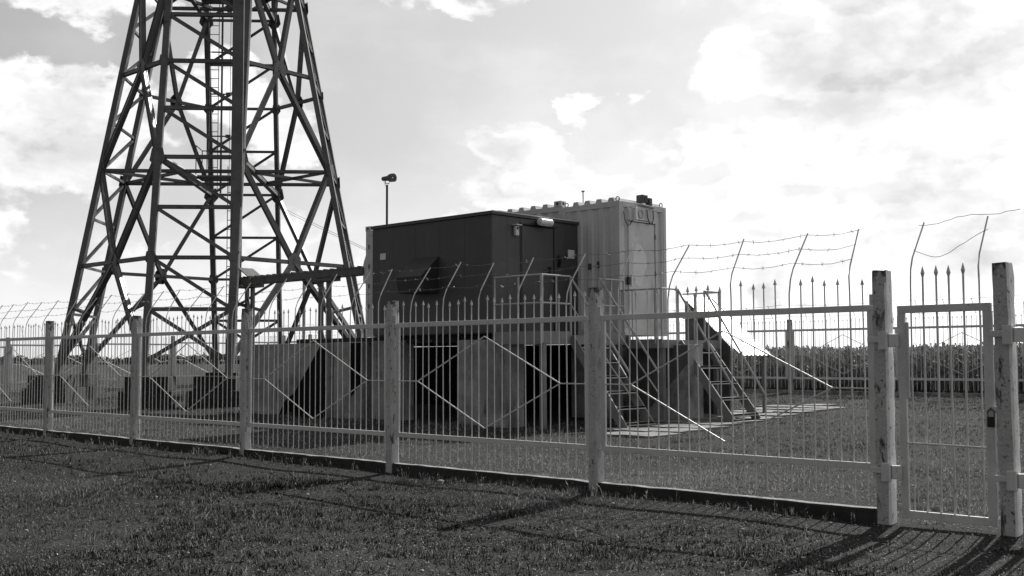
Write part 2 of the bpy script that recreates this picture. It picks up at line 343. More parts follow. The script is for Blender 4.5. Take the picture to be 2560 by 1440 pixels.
for i in range(1, len(PX) - 1):
    a, b_ = PX[i + 1] + .075, PX[i] - .075
    panel(a, b_, i, n=25 if i > 1 else 24, arms=(1, 6, 12, 17, 22) if i == 1 else ((3, 8, 13, 18, 23) if i % 2 else (1, 6, 11, 16, 22)))
for i, x in enumerate((1.0, 4.2, 7.4)):
    link('post', post_mesh(2.05, seed=50 + i), fence, (x, 0, 0))
    if i: panel(x - 3.125, x - .075, 20 + i)
for i in range(1, len(PX) - 1):
    k = MB(); n = 14; x0, x1 = PX[i + 1] + .064, PX[i] - .064
    for j in range(n):
        a0, a1 = x0 + (x1 - x0) * j / n, x0 + (x1 - x0) * (j + 1) / n
    vs = []; fs = []
    for j in range(n + 1):
        xx = x0 + (x1 - x0) * j / n; zt = .088 + random.uniform(-.006, .006); yy = random.uniform(-.005, .005)
        vs += [(xx, -.065 + yy, -.2), (xx, -.06 + yy, zt - .01), (xx, -.05 + yy, zt), (xx, .05 + yy, zt), (xx, .06 + yy, -.2)]
    for j in range(n):
        for q in range(4): fs.append((j * 5 + q, j * 5 + q + 1, j * 5 + q + 6, j * 5 + q + 5))
    fs += [tuple(range(5)), tuple(range(n * 5, n * 5 + 5))]
    o = MB().add(vs, fs).build('kerb', 'kerb', fence); o.data.materials.append(M['kerb_shade'])
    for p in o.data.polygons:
        if p.normal.y < -.6: p.material_index = 1  # front faces take the near-black slot, painting their shade
def strand(pts, name, parent, r=.0022, barb=.105, sag=.022, m='wire', jit=.005, br=.021):
    mb = MB(); path = []
    for a, b_ in zip(pts[:-1], pts[1:]):
        a, b_ = Vector(a), Vector(b_); n = max(2, int((b_ - a).length / .16)); sg = sag * random.uniform(.5, 1.5)
        for j in range(n):
            tt = j / n; p = a.lerp(b_, tt); p.z -= sg * 4 * tt * (1 - tt); p += Vector((0, random.uniform(-jit, jit), random.uniform(-jit, jit)) ) * (1 if j else .3); path.append(p)
    path.append(Vector(pts[-1])); mb.tube(path, r, 4)
    acc_ = 0; last = path[0]
    for p in path[1:]:
        L = (p - last).length; s0 = acc_
        while s0 + barb < L + acc_ and barb > 0:
            s0 += barb; q = last.lerp(p, max(0, min(1, (s0 - acc_) / max(L, 1e-6))))
            for _ in range(2):
                d = Vector((random.uniform(-.5, .5), random.uniform(-1, 1), random.uniform(-1, 1))).normalized() * br
                mb.tube([q - d, q + d], r * .8, 3)
        acc_ = (acc_ + L) % barb if barb else 0; last = p
    return mb.build(name, m, parent)
arm_tips.sort()
for lv, main in [(l_, m_) for l_ in (1.0, .62, .24) for m_ in ([t_ for t_ in arm_tips if t_[0] < -3], [t_ for t_ in arm_tips if t_[0] > 0])]:
    pts = []
    for (tx, ty, tz, bx_, by_) in main:
        pts.append((bx_ + (tx - bx_) * lv, by_ + (ty - by_) * lv + .0, 2.08 + (tz - 2.08) * (lv * .94 + .03)))
    strand(pts, 'barbed_wire', fence)

# ------------------------------------------------------------------ pedestrian gate and vehicle gate leaf
def hinge_set(parent, x_post, x_gate, z, m='fence'):
    mb = MB(); mb.bar((x_post - .1, -.075, z + .01), (x_post + .03, -.075, z + .01), .012, .05)
    mb.bar((x_post + .012, -.088, z), (x_post + .082, -.088, z), .05, .15)
    mb.bar((x_post + .082, -.07, z), (x_gate, -.02, z), .03, .11)
    return mb.build('hinge', m, parent, bevel=.006)
gate = thing('pedestrian_gate', 'narrow closed steel gate with spear-topped bars and barbed wire arms, held shut by a padlock', 'gate', (0, YF, 0))
gx0, gx1, gz0, gz1 = -4.145, -3.385, .035, 1.755
f = MB(); w = .062; t = .032
f.bar((gx0, 0, gz1 - w / 2), (gx1, 0, gz1 - w / 2), t, w); f.bar((gx0, 0, gz0 + w / 2), (gx1, 0, gz0 + w / 2), t, w)
f.bar((gx0 + w / 2, 0, gz0 + w), (gx0 + w / 2, 0, gz1 - w), t, w, (1, 0, 0)); f.bar((gx1 - w / 2, 0, gz0 + w), (gx1 - w / 2, 0, gz1 - w), t, w + .01, (1, 0, 0))
f.bar((gx0 + w, .005, 1.0), (gx0 + w, .005, 1.62), .02, .05, (1, 0, 0))
f.build('frame', 'fence', gate, bevel=.004)
def spear(top, bottom=.1):
    mb = MB(); mb.tube([(0, 0, bottom), (0, 0, top - .09)], .0085, 6)
    mb.tube([(0, 0, top - .10), (0, 0, top - .06)], .006, 6, .017); mb.tube([(0, 0, top - .06), (0, 0, top)], .017, 6, .001); return mb.mesh('picket', 'bar')
SP = spear(2.075)
gxs = [-4.05, -3.94, -3.83, -3.72, -3.61, -3.49]
for k, xx in enumerate(gxs):
    if k in (0, 5):
        me, (a, dy) = armbar(40 + k, bottom=.1); o = link('wire_arm', me, gate, (xx, .02, .02))
    else: o = link('picket', SP, gate, (xx, .02, random.uniform(-.015, .015)))
    o.rotation_euler = (0, random.uniform(-.006, .006), 0)
MB().tube([(gx0 + w, -.01, .64), (gx1 - w, -.01, .632)], .0085, 6).build('brace_rod', 'bar', gate)
for z in (1.47, .40): hinge_set(gate, PX[1], gx0 + .01, z)
strand([(-4.08, .30, 2.44), (-3.97, .3, 2.44), (-3.86, .29, 2.455), (-3.75, .28, 2.48), (-3.62, .27, 2.49), (-3.46, .26, 2.475), (-3.35, .28, 2.49), (-3.25, .3, 2.50)], 'barbed_wire', gate, sag=.004, jit=.004)
strand([(-4.05, .12, 2.22), (-3.98, .12, 2.185), (-3.90, .12, 2.155), (-3.83, .12, 2.15), (-3.76, .13, 2.175), (-3.68, .13, 2.225), (-3.58, .15, 2.285), (-3.47, .2, 2.35)], 'barbed_wire', gate, sag=.0, jit=.004)
lock = thing('padlock', 'dark padlock hanging from a hasp between the narrow gate and its right post', 'padlock', (-3.388, YF - .05, .84))
mb = MB(); mb.box(-.033, .022, -.018, .018, -.045, .035); mb.build('lock_body', 'black', lock, bevel=.008)
MB().tube([(-.03, 0, .03), (-.03, 0, .075), (-.005, 0, .1), (.02, 0, .075), (.02, 0, .03)], .008, 6).build('shackle', 'wire', lock)
hb = MB(); hb.bar((gx1 - .02, -.035, .93), (gx1 + .06, -.035, .93), .012, .05); hb.build('hasp', 'fence', gate)
leaf = thing('vehicle_gate', 'left edge of a wide steel gate leaf hinged on the rightmost concrete post', 'gate', (0, YF, 0))
f = MB(); a, b_ = -3.14, -1.1
f.bar((a, 0, 1.725), (b_, 0, 1.725), .032, .062); f.bar((a, 0, .10), (b_, 0, .10), .032, .062); f.bar((a + .03, 0, .13), (a + .03, 0, 1.69), .032, .062, (1, 0, 0)); f.bar((b_ - .03, 0, .13), (b_ - .03, 0, 1.69), .032, .062, (1, 0, 0))
f.build('frame', 'fence', leaf, bevel=.004)
for k in range(16): link('picket', SP, leaf, (a + .09 + k * .12, .02, 0))
for z in (1.50, .40): hinge_set(leaf, PX[0], a + .01, z)

# ------------------------------------------------------------------ back fence
YB = 27.9
back = thing('back_fence', 'distant steel picket fence closing the far side of the compound in front of the corn', 'fence', (0, YB, .36))
bx = [-9.8 - 3.2 * i for i in range(-2, 10)]
pm = post_mesh(2.05, seed=99)
pb = MB(); n = 25
for k in range(n):
    xx = .17 + (3.2 - .34) * k / (n - 1)
    if k % 6 == 3: pb.tube([(xx, .02, .16), (xx, .02, 2.03), (xx, -.02, 2.12), (xx, -.26, 2.44)], .008, 4)
    else: pb.tube([(xx, .02, .16), (xx, .02, 2.0)], .0075, 4); pb.tube([(xx, .02, 1.97), (xx, .02, 2.04)], .018, 4, .001)
pickets_me = pb.mesh('pickets', 'bar')
fr = MB(); x0, x1 = .075, 3.125
fr.bar((x0, 0, 1.745), (x1, 0, 1.745), .03, .06); fr.bar((x0, 0, .43), (x1, 0, .43), .03, .06); fr.bar((x0 + .03, 0, .46), (x0 + .03, 0, 1.715), .03, .06, (1, 0, 0)); fr.bar((x1 - .03, 0, .46), (x1 - .03, 0, 1.715), .03, .06, (1, 0, 0))
c = 1.6
for a, b_ in (((x0, 1.07), (c - 1.1, 1.07)), ((c + 1.1, 1.07), (x1, 1.07)), ((c - 1.1, 1.07), (c, 1.6)), ((c, 1.6), (c + 1.1, 1.07)), ((c - 1.1, 1.07), (c, .56)), ((c, .56), (c + 1.1, 1.07))):
    fr.tube([(a[0], -.012, a[1]), (b_[0], -.012, b_[1])], .0085, 4)
frame_me = fr.mesh('frame', 'fence')
kb = MB(); kb.box(.06, 3.14, -.06, .06, -.3, .1); kerb_me = kb.mesh('kerb', 'kerb')
for i, x in enumerate(bx):
    link('post', pm, back, (x, 0, 0))
    p = bpy.data.objects.new('panel', frame_me); COL.objects.link(p); p.parent = back; p.location = (x - 3.2, 0, 0)
    o = link('pickets', pickets_me, p); o['kind'] = 'stuff'
    link('kerb', kerb_me, back, (x - 3.2, 0, 0))
for lv in (1, .5, .1):
    strand([(x, .02 - .28 * lv, 2.1 + .35 * lv) for x in bx + [-40.5]], 'barbed_wire', back, r=.004, barb=.3, sag=.04, br=.03)
side = thing('side_fence', 'distant steel picket fence running away behind the lattice tower on the left', 'fence', (-40.5, 8.86, 0))
sy = [27.9, 25.9, 22.7, 19.5, 16.3, 13.1, 9.9]
for i, y in enumerate(sy):
    z = GZ(-40.5, y) - .01; o = link('post', pm, side, (0, y - 8.86, z)); o.scale = (1.15, 1.15, 1)
    if i + 1 < len(sy):
        L = (y - sy[i + 1]); zz = (z + GZ(-40.5, sy[i + 1])) / 2 - .01
        for nm, me in (('panel', frame_me), ('pickets', pickets_me), ('kerb', kerb_me)):
            o = link(nm, me, side, (0, sy[i + 1] - 8.86, zz)); o.rotation_euler = (0, 0, math.pi / 2); o.scale = (L / 3.2, -1 if nm != 'kerb' else 1, 1)
            if nm == 'pickets': o['kind'] = 'stuff'
p = bpy.data.objects.new('panel', frame_me); COL.objects.link(p); p.parent = back; p.location = (-40.5, 0, 0); p.scale = (.54, 1, 1)

# ------------------------------------------------------------------ concrete piers under the cabins
def pier(name, label, x0, x1, y0, y1, z1, m='pier', group='concrete piers under the cabins'):
    t_ = tag(MB().box(x0, x1, y0, y1, -.3, z1).build(name, m, bevel=.012), label, 'pier', group)
    return t_
W1 = pier('concrete_wall', 'free-standing pale concrete block left of the dark cabin, below the cable bridge', -23.0, -19.72, 14.7, 15.15, 1.70)
W1['category'] = 'wall'
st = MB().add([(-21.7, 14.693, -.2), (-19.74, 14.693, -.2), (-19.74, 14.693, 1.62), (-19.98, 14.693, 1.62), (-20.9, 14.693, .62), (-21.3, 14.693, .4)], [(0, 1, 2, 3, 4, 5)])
st.build('dark_patch', 'near_black', W1)  # dark polygon set just off the lower right of the wall face
P2_ = pier('concrete_pier', 'narrow concrete pier standing at the left end of the dark cabin', -19.6, -18.62, 14.78, 15.15, 1.71)
st = MB().add([(-18.98, 14.773, .55), (-18.64, 14.773, .85), (-18.64, 14.773, 1.69), (-19.05, 14.773, 1.69)], [(0, 1, 2, 3)]); st.build('dark_patch', 'near_black', P2_)  # dark quad on the upper right of the pier face
pier('concrete_pier', 'second concrete pier, half hidden behind the post in front of the dark cabin', -18.28, -17.4, 14.75, 15.15, 1.72)
pier('concrete_pier', 'widest pale concrete pier under the front corner of the dark cabin', -15.67, -14.26, 14.72, 15.1, 1.70)
pier('concrete_pier', 'concrete pier behind the foot of the near stairs', -14.95, -13.95, 17.2, 18.9, 1.62)
P5_ = pier('concrete_pier', 'concrete pier with a dark slanting patch under the far landing', -13.75, -12.25, 17.45, 17.9, 1.60)
st = MB().add([(-13.72, 17.443, .0), (-13.1, 17.443, .45), (-12.27, 17.443, 1.25), (-12.27, 17.443, 1.58), (-13.72, 17.443, 1.58)], [(0, 1, 2, 3, 4)]); st.build('darker_patch', 'dark_grey', P5_)  # darker polygon over the upper left of the pier face
tag(MB().box(-22.6, -12.9, 19.2, 19.5, -.3, 1.66).build('light_blocking_wall', 'near_black'), 'long wall added behind the piers to block light, cavity shade in its colour', 'wall')  # added wall blocking light under the cabins, cavity shade in its near-black colour
tag(MB().box(-21.2, -14.75, 14.95, 18.9, 1.66, 1.80).build('platform_slab', 'footing'), 'dark concrete platform slab carrying the cabins on the piers', 'platform')

# ------------------------------------------------------------------ dark cabin
BX, BY, BW, BL, BT, BB = -14.668, 14.667, 2.43, 3.484, 4.082, 1.828
cab = thing('dark_cabin', 'dark metal-clad equipment cabin with a flat roof, standing on concrete piers', 'cabin', (BX - BL / 2, BY + BW / 2, BB))
mb = MB(); mb.box(BX - BL + .03, BX - .03, BY + .03, BY + BW - .03, BB - .02, BT - .05); part(mb, 'core', 'dark2', cab)
fx = [BX - BL, -17.48, -16.80, -16.09, -15.40, BX]
for a, b_ in zip(fx[:-1], fx[1:]): part(MB().box(a + .0025, b_ - .0025, BY, BY + .028, BB, BT - .07), 'wall_panel', 'dark', cab, bevel=.0015)
ey = [BY, 15.07, 15.42]; ey2 = [16.40, 16.72, BY + BW]
for a, b_ in list(zip(ey[:-1], ey[1:])) + list(zip(ey2[:-1], ey2[1:])): part(MB().box(BX - .028, BX, a + .0025 + (.025 if a == BY else 0), b_ - .0025, BB, BT - .07), 'wall_panel', 'dark', cab, bevel=.0015)
part(MB().box(BX - .028, BX, 15.426, 16.394, 3.92, BT - .07), 'wall_panel', 'dark', cab, bevel=.0015)
for a, b_ in ((BX - BL, BX - BL / 2), (BX - BL / 2, BX)): part(MB().box(a + .0025, b_ - .0025, BY + BW - .028, BY + BW, BB, BT - .07), 'wall_panel', 'dark', cab)
for a, b_ in ((BY, BY + BW / 2), (BY + BW / 2, BY + BW)): part(MB().box(BX - BL, BX - BL + .028, a + .03, b_ - .03, BB, BT - .07), 'wall_panel', 'dark', cab)
mb = MB(); mb.box(BX - BL - .03, BX + .035, BY - .03, BY + BW + .03, BT - .062, BT + .004); part(mb, 'roof', 'dark', cab, bevel=.006)
part(MB().bar((BX + .036, BY - .03, BT + .0), (BX + .036, BY + BW + .03, BT + .0), .012, .018), 'roof_drip_edge', 'white', cab)
part(MB().box(BX - .034, BX + .004, 15.43, 15.46, BB, 3.92).box(BX - .03, BX + .03, 15.42, 16.45, 3.9, 3.925), 'door_frame', 'dark2', cab)
d = part(MB().box(BX - .028, BX + .006, 15.475, 16.36, BB + .03, 3.87), 'door', 'dark', cab, bevel=.004)
part(MB().box(BX + .006, BX + .05, 16.22, 16.26, 2.98, 3.12).bar((BX + .05, 16.24, 3.05), (BX + .05, 16.1, 3.05), .02), 'handle', 'black', d)
part(MB().tube([(BX + .03, 16.49, 3.36), (BX + .06, 16.50, 3.3), (BX + .03, 16.53, 3.2), (BX + .06, 16.48, 3.15)], .03, 6), 'cable_gland', 'black', cab)
part(MB().box(BX, BX + .015, 16.80, 16.98, 3.33, 3.50).bar((BX + .02, 16.9, 3.41), (BX + .02, 17.02, 3.41), .012), 'notice_plate', 'patch', cab)
part(MB().box(-17.89, -17.72, BY - .015, BY, 3.37, 3.50), 'cover_plate', 'patch', cab)
hd = MB(); x0, x1 = -16.86, -16.12
hd.poly([(x0, BY - .001, 3.33), (x0, BY - .46, 2.93), (x0, BY - .40, 2.62), (x0, BY - .001, 2.62)], (x1 - x0, 0, 0)); part(hd, 'vent_hood', 'dark2', cab, bevel=.004)
# caged wall lamp
lm = part(MB().box(BX, BX + .06, 15.86, 16.12, 3.94, 4.0), 'lamp_bracket', 'black', cab)
L_ = MB(); L_.tube([(BX + .15, 15.80, 3.965), (BX + .15, 15.83, 3.965), (BX + .15, 16.0, 3.965), (BX + .15, 16.12, 3.965), (BX + .15, 16.15, 3.965)], .075, 12); part(L_, 'lamp_jar', 'glass', cab, bevel=.02, smooth=True)
part(MB().tube([(BX + .02, 15.85, 4.09), (BX + .08, 15.87, 4.12), (BX + .13, 15.9, 4.05)], .01, 5), 'lamp_arm', 'white', cab)
# small hooded sensor
sn = part(MB().box(BX, BX + .07, 15.24, 15.335, 3.66, 3.85), 'sensor_box', 'white', cab, bevel=.015)
part(MB().box(BX, BX + .12, 15.215, 15.36, 3.855, 3.875), 'sensor_hood', 'white', sn); part(MB().tube([(BX + .071, 15.288, 3.80), (BX + .074, 15.288, 3.80)], .028, 10), 'sensor_lens', 'black', sn)

# ------------------------------------------------------------------ pale shipping container and pale cabin
def corrug_wall(mb, a0, a1, c, z0, z1, axis, out, depth=.024, pitch=.28, start=0.):
    """trapezoid corrugation along axis ('x' or 'y') at coordinate c on the other axis, out = +-1 outward"""
    pts = []; a = a0
    prof = [(0, 0), (.36, 0), (.5, -1), (.86, -1)]
    k = 0; base = a0 + start
    pts.append((a0, 0.))
    while True:
        done = False
        for fr_, dd in prof:
            x = base + (k + fr_) * pitch
            if x >= a1: done = True; break
            if x > a0: pts.append((x, dd * depth))
        if done: break
        k += 1
    pts.append((a1, 0.))
    vs = []; fs = []
    for x, dd in pts:
        for z in (z0, z1): vs.append((x, c + out * dd, z) if axis == 'x' else (c + out * dd, x, z))
    for i in range(len(pts) - 1): fs.append((2 * i, 2 * i + 2, 2 * i + 3, 2 * i + 1))
    mb.add(vs, fs)
def box_container(t_, x0, x1, y0, y1, z0, z1, cast=True, door_end=False, pitch=.28):
    e = .012
    for z in (z0, z1 - .11):
        h = .11 if z > z0 else .14
        part(MB().box(x0 + .1, x1 - .1, y0, y0 + .06, z, z + h), 'side_rail', 'cont', t_, bevel=.005); part(MB().box(x0 + .1, x1 - .1, y1 - .06, y1, z, z + h), 'side_rail', 'cont', t_, bevel=.005)
        part(MB().box(x0, x0 + .06, y0 + .1, y1 - .1, z, z + h), 'end_rail', 'cont', t_, bevel=.005); part(MB().box(x1 - .06, x1, y0 + .1, y1 - .1, z, z + h), 'end_rail', 'cont', t_, bevel=.005)
    for x in (x0, x1 - .1):
        for y in (y0, y1 - .1): part(MB().box(x, x + .1, y, y + .1, z0, z1), 'corner_post', 'cont', t_, bevel=.008)
    mb = MB(); corrug_wall(mb, x0 + .1, x1 - .1, y0 + e, z0 + .14, z1 - .11, 'x', -1, pitch=pitch); o = part(mb, 'side_wall', 'cont', t_)
    mb = MB(); corrug_wall(mb, x0 + .1, x1 - .1, y1 - e, z0 + .14, z1 - .11, 'x', 1, pitch=pitch); part(mb, 'side_wall', 'cont', t_)
    mb = MB(); corrug_wall(mb, y0 + .1, y1 - .1, x0 + e, z0 + .14, z1 - .11, 'y', -1, pitch=pitch); part(mb, 'end_wall', 'cont', t_)
    part(MB().box(x0 + .07, x1 - .07, y0 + .07, y1 - .07, z0 + .02, z0 + .12), 'floor', 'dark2', t_)
def roof_ribs(t_, xs_, y0, y1, z, w=.17, h=.075):
    for x in xs_: part(MB().poly([(x - w / 2, y0 + .01, z), (x - w / 2 + .03, y0 + .01, z + h), (x + w / 2 - .03, y0 + .01, z + h), (x + w / 2, y0 + .01, z)], (0, y1 - y0 - .02, 0)), 'roof_rib', 'cont', t_)
cont = thing('shipping_container', 'long pale corrugated shipping container behind the dark cabin, showing at both of its ends', 'container', (-18.3, 18.3, 1.86))
CX0, CX1, CY0, CY1, CZ0, CZ1 = -21.5, -15.12, 17.16, 19.6, 1.88, 4.46
box_container(cont, CX0, CX1, CY0, CY1, CZ0, CZ1)
part(MB().box(CX0 + .07, CX1 - .07, CY0 + .07, CY1 - .07, CZ1 - .03, CZ1), 'roof', 'cont', cont)
mb = MB(); corrug_wall(mb, CY0 + .1, CY1 - .1, CX1 - .012, CZ0 + .14, CZ1 - .11, 'y', 1); part(mb, 'end_wall', 'cont', cont)
roof_ribs(cont, [-15.61 - .34 * k for k in range(17)], CY0, CY1, CZ1 + .001)
for x in (CX0 + .09, CX1 - .13):
    for y in (CY0 + .06, CY1 - .08):
        o = part(MB().box(x - .1, x + .1, y - .07, y + .09, CZ1 - .01, CZ1 + .11), 'corner_casting', 'cont', cont, bevel=.012)
        part(MB().tube([(x, y - .071, CZ1 + .05), (x, y - .076, CZ1 + .05)], .032, 10), 'lock_hole', 'black', o)
        part(MB().tube([(x + .101, y, CZ1 + .05), (x + .106, y, CZ1 + .05)], .03, 10), 'lock_hole', 'black', o)
hb = MB(); hb.poly([(CX0 - .02, 17.2, 3.2), (CX0 - .16, 17.2, 3.2), (CX0 - .17, 17.2, 3.62), (CX0 - .13, 17.2, 3.74), (CX0 - .02, 17.2, 3.95)], (0, .7, 0)); part(hb, 'cable_entry_cover', 'cont', cont, bevel=.02)
for k in range(5): part(MB().tube([(CX0 + .13, CY0 - .012, 2.1 + k * .48), (CX0 + .13, CY0 - .012, 2.2 + k * .48)], .018, 6), 'door_hinge', 'fascia', cont)

TX0, TX1, TY0, TY1, TZ0, TZ1 = -15.08, -13.6, 17.1, 18.63, 1.79, 4.41
tcab = thing('pale_cabin', 'small pale corrugated cabin with an end door, right of the dark cabin', 'cabin', (-14.3, 17.9, 1.79))
box_container(tcab, TX0, TX1, TY0, TY1, TZ0, TZ1, pitch=.285)
part(MB().box(TX0 + .07, TX1 - .07, TY0 + .07, TY1 - .07, TZ1 - .03, TZ1), 'roof', 'cont', tcab)
roof_ribs(tcab, [-13.81, -14.12, -14.42, -14.72], TY0, TY1, TZ1 + .001)
DY0, DY1, DZ0, DZ1 = 17.41, 18.24, 1.86, 4.03
for (a, b_), pp in (((TY0 + .1, DY0 - .03), .2), ((DY1 + .03, TY1 - .1), .2)):
    mb = MB(); corrug_wall(mb, a, b_, TX1 - .012, TZ0 + .14, TZ1 - .11, 'y', 1, pitch=.24, depth=.045, start=-.02); part(mb, 'end_wall', 'cont', tcab)
part(MB().box(TX1 - .05, TX1 - .006, DY0 - .03, DY1 + .03, DZ1 + .03, TZ1 - .11), 'lintel_panel', 'cont', tcab)
fr = MB(); fr.box(TX1 - .04, TX1 + .012, DY0 - .035, DY0 - .003, DZ0, DZ1 + .03); fr.box(TX1 - .04, TX1 + .012, DY1 + .003, DY1 + .035, DZ0, DZ1 + .03); part(fr, 'door_frame', 'cont', tcab)
part(MB().box(TX1 - .03, TX1 + .03, DY0 - .035, DY1 + .035, DZ1 + .008, DZ1 + .03), 'door_drip', 'cont', tcab)
dr = part(MB().box(TX1 - .03, TX1 - .002, DY0 + .006, DY1 - .012, DZ0, DZ1 - .006), 'door', 'door', tcab, bevel=.004)
yz = [(17.52, 3.05), (17.53, 3.35), (17.63, 3.62), (17.78, 3.58), (17.95, 3.38), (17.97, 3.18), (17.86, 3.0), (17.8, 2.75), (17.6, 2.8)]
part(MB().poly([(TX1 + .0005, y, z) for y, z in yz], (-.001, 0, 0)), 'faded_patch', 'patch', dr)
for z in (3.72, 2.98, 2.1): part(MB().tube([(TX1 + .012, DY1 + .0, z), (TX1 + .012, DY1 + .0, z + .1)], .014, 6), 'door_hinge', 'fascia', dr)
for z in (2.82, 2.74): part(MB().bar((TX1 + .02, 17.47, z + .08), (TX1 + .02, 17.6 if z > 2.8 else 17.52, z + .08), .02), 'lock_lever', 'white', dr)
part(MB().box(TX1, TX1 + .03, 17.435, 17.49, 2.76, 2.99), 'lock_plate', 'patch', dr)
part(MB().box(TX1, TX1 + .05, 17.31, 17.375, 2.78, 2.93), 'switch_box', 'black', tcab)
part(MB().tube([(TX1 + .06, 18.29, 1.98), (TX1 + .07, 18.3, 2.0)], .07, 12), 'round_cover', 'cont', tcab)
# cable loops, bulkhead lamp, fan box
part(MB().tube([(TX1 + .03, 17.2, 4.2), (TX1 + .04, 17.22, 4.05), (TX1 + .05, 17.3, 3.93), (TX1 + .05, 17.38, 3.96), (TX1 + .05, 17.45, 4.05)], .009, 5), 'cable', 'black', tcab)
part(MB().tube([(TX1 + .05, 17.36, 4.32), (TX1 + .1, 17.38, 4.28), (TX1 + .1, 17.4, 4.2), (TX1 + .08, 17.42, 4.05)], .02, 6), 'lamp_bracket', 'cont', tcab)
lj = MB(); lj.tube([(TX1 + .12, 17.44, 4.30), (TX1 + .12, 17.445, 4.27), (TX1 + .12, 17.45, 4.14), (TX1 + .12, 17.46, 4.06), (TX1 + .12, 17.46, 4.04)], .045, 10); part(lj, 'lamp_jar', 'glass', tcab, smooth=True)
part(MB().box(TX1 - .004, TX1 + .03, 17.60, 18.0, 4.075, 4.34), 'cable_box', 'cont', tcab, bevel=.01)
part(MB().tube([(TX1 + .05, 17.92, 4.30), (TX1 + .06, 17.94, 4.12), (TX1 + .06, 18.0, 4.02), (TX1 + .06, 18.08, 4.03), (TX1 + .06, 18.12, 4.14), (TX1 + .05, 18.12, 4.3)], .011, 5), 'cable', 'black', tcab)
part(MB().bar((TX1 + .03, 17.7, 4.085), (TX1 + .03, 18.2, 4.085), .015), 'cable_shelf', 'patch', tcab)
mb = MB()
for k in range(14):
    a = k / 14 * 2 * math.pi; b2 = (k + 1) / 14 * 2 * math.pi
    mb.tube([(TX1 + .045, 17.74 + .075 * math.cos(a), 4.2 + .075 * math.sin(a)), (TX1 + .045, 17.74 + .075 * math.cos(b2), 4.2 + .075 * math.sin(b2))], .011, 5)
part(mb, 'cable_coil', 'cont', tcab)
part(MB().box(-14.35 - .04, -14.35 + .04, 17.085, 17.098, 3.10, 3.22).box(-14.16, -14.11, 17.085, 17.098, 3.12, 3.25), 'rust_spot', 'dark', tcab)
def eye(p, ax):
    mb = MB()
    for k in range(10):
        a = math.pi * k / 10 * 2; c_ = math.pi * (k + 1) / 10 * 2
        q = lambda t_: (p[0] + (.045 * math.cos(t_) if ax == 'x' else 0), p[1] + (.045 * math.cos(t_) if ax == 'y' else 0), p[2] + .04 + .045 * math.sin(t_))
        mb.tube([q(a), q(c_)], .011, 5)
    part(mb, 'lifting_eye', 'fascia', tcab)
eye((TX1 - .06, TY0 + .03, TZ1), 'x'); eye((TX0 + .1, TY0 + .03, TZ1), 'x'); eye((TX1 - .04, TY1 - .12, TZ1), 'y'); eye((TX0 + .06, TY1 - .1, TZ1), 'y')
spot = thing('spotlight', 'dark boxy spotlight on the roof edge above the pale cabin door', 'spotlight', (TX1 + .02, 17.86, TZ1))
part(MB().box(TX1 - .10, TX1 + .08, 17.76, 17.93, TZ1 + .02, TZ1 + .18), 'housing', 'horn', spot, bevel=.02)
part(MB().tube([(TX1 + .081, 17.85, TZ1 + .10), (TX1 + .09, 17.85, TZ1 + .10)], .055, 12), 'lens', 'black', spot)
part(MB().box(TX1 - .02, TX1 + .1, 17.95, 18.05, TZ1 - .03, TZ1 + .13), 'ballast_box', 'horn', spot, bevel=.02)
part(MB().bar((TX1 + .04, 17.7, TZ1 - .02), (TX1 + .04, 18.2, TZ1 - .05), .09, .02), 'mounting_plate', 'patch', spot)
part(MB().tube([(-14.94, 17.6, 4.43), (-14.94, 17.6, 4.78)], .012, 5).bar((-14.97, 17.6, 4.78), (-14.91, 17.6, 4.78), .03), 'aerial', 'fascia', tcab)

horn = thing('horn_loudspeaker', 'horn loudspeaker on a thin black pole rising behind the dark cabin roof', 'loudspeaker', (-20.68, 17.3, 4.4))
hx, hy = -20.87, 17.3
part(MB().tube([(hx, hy, 4.2), (hx, hy, 5.54)], .027, 8), 'pole', 'black', horn)
dv = Vector((.98, .155, 0)).normalized(); c0 = Vector((hx, hy, 5.70)) + dv * .06
mb = MB(); prof_ = [(-.19, .03), (-.17, .045), (-.06, .055), (0, .08), (.04, .10), (.07, .105), (.10, .085), (.102, .098)]
a_ = dv.cross(Vector((0, 0, 1))); n_ = 16; vs = []; fs = []
for s_, r_ in [(-.21, .035), (-.20, .05), (-.14, .055), (-.02, .065), (.03, .095), (.09, .104), (.16, .106), (.155, .09), (.10, .06), (.06, .03)]:
    vs += [c0 + dv * s_ + (a_ * math.cos(2 * math.pi * k / n_) + Vector((0, 0, 1)) * math.sin(2 * math.pi * k / n_)) * r_ for k in range(n_)]
for i in range(9): fs += [(i * n_ + k, i * n_ + (k + 1) % n_, (i + 1) * n_ + (k + 1) % n_, (i + 1) * n_ + k) for k in range(n_)]
fs += [tuple(range(n_)), tuple(range(9 * n_, 10 * n_))]
mb.add(vs, fs); part(mb, 'horn', 'horn', horn, smooth=True)
part(MB().tube([c0 + dv * .05, c0 + dv * .12], .02, 8), 'horn_plug', 'patch', horn)
part(MB().tube([c0 - dv * .12 + Vector((0, 0, -.05)), c0 - dv * .10 + Vector((0, 0, -.13)), c0 + Vector((0, 0, -.135)), c0 + dv * .02 + Vector((0, 0, -.06))], .012, 6), 'bracket', 'black', horn)
part(MB().tube([c0 - dv * .16 + Vector((0, 0, -.06)), c0 - dv * .13 + Vector((0, 0, -.15)), (hx, hy, 5.48)], .005, 5), 'cable', 'black', horn)

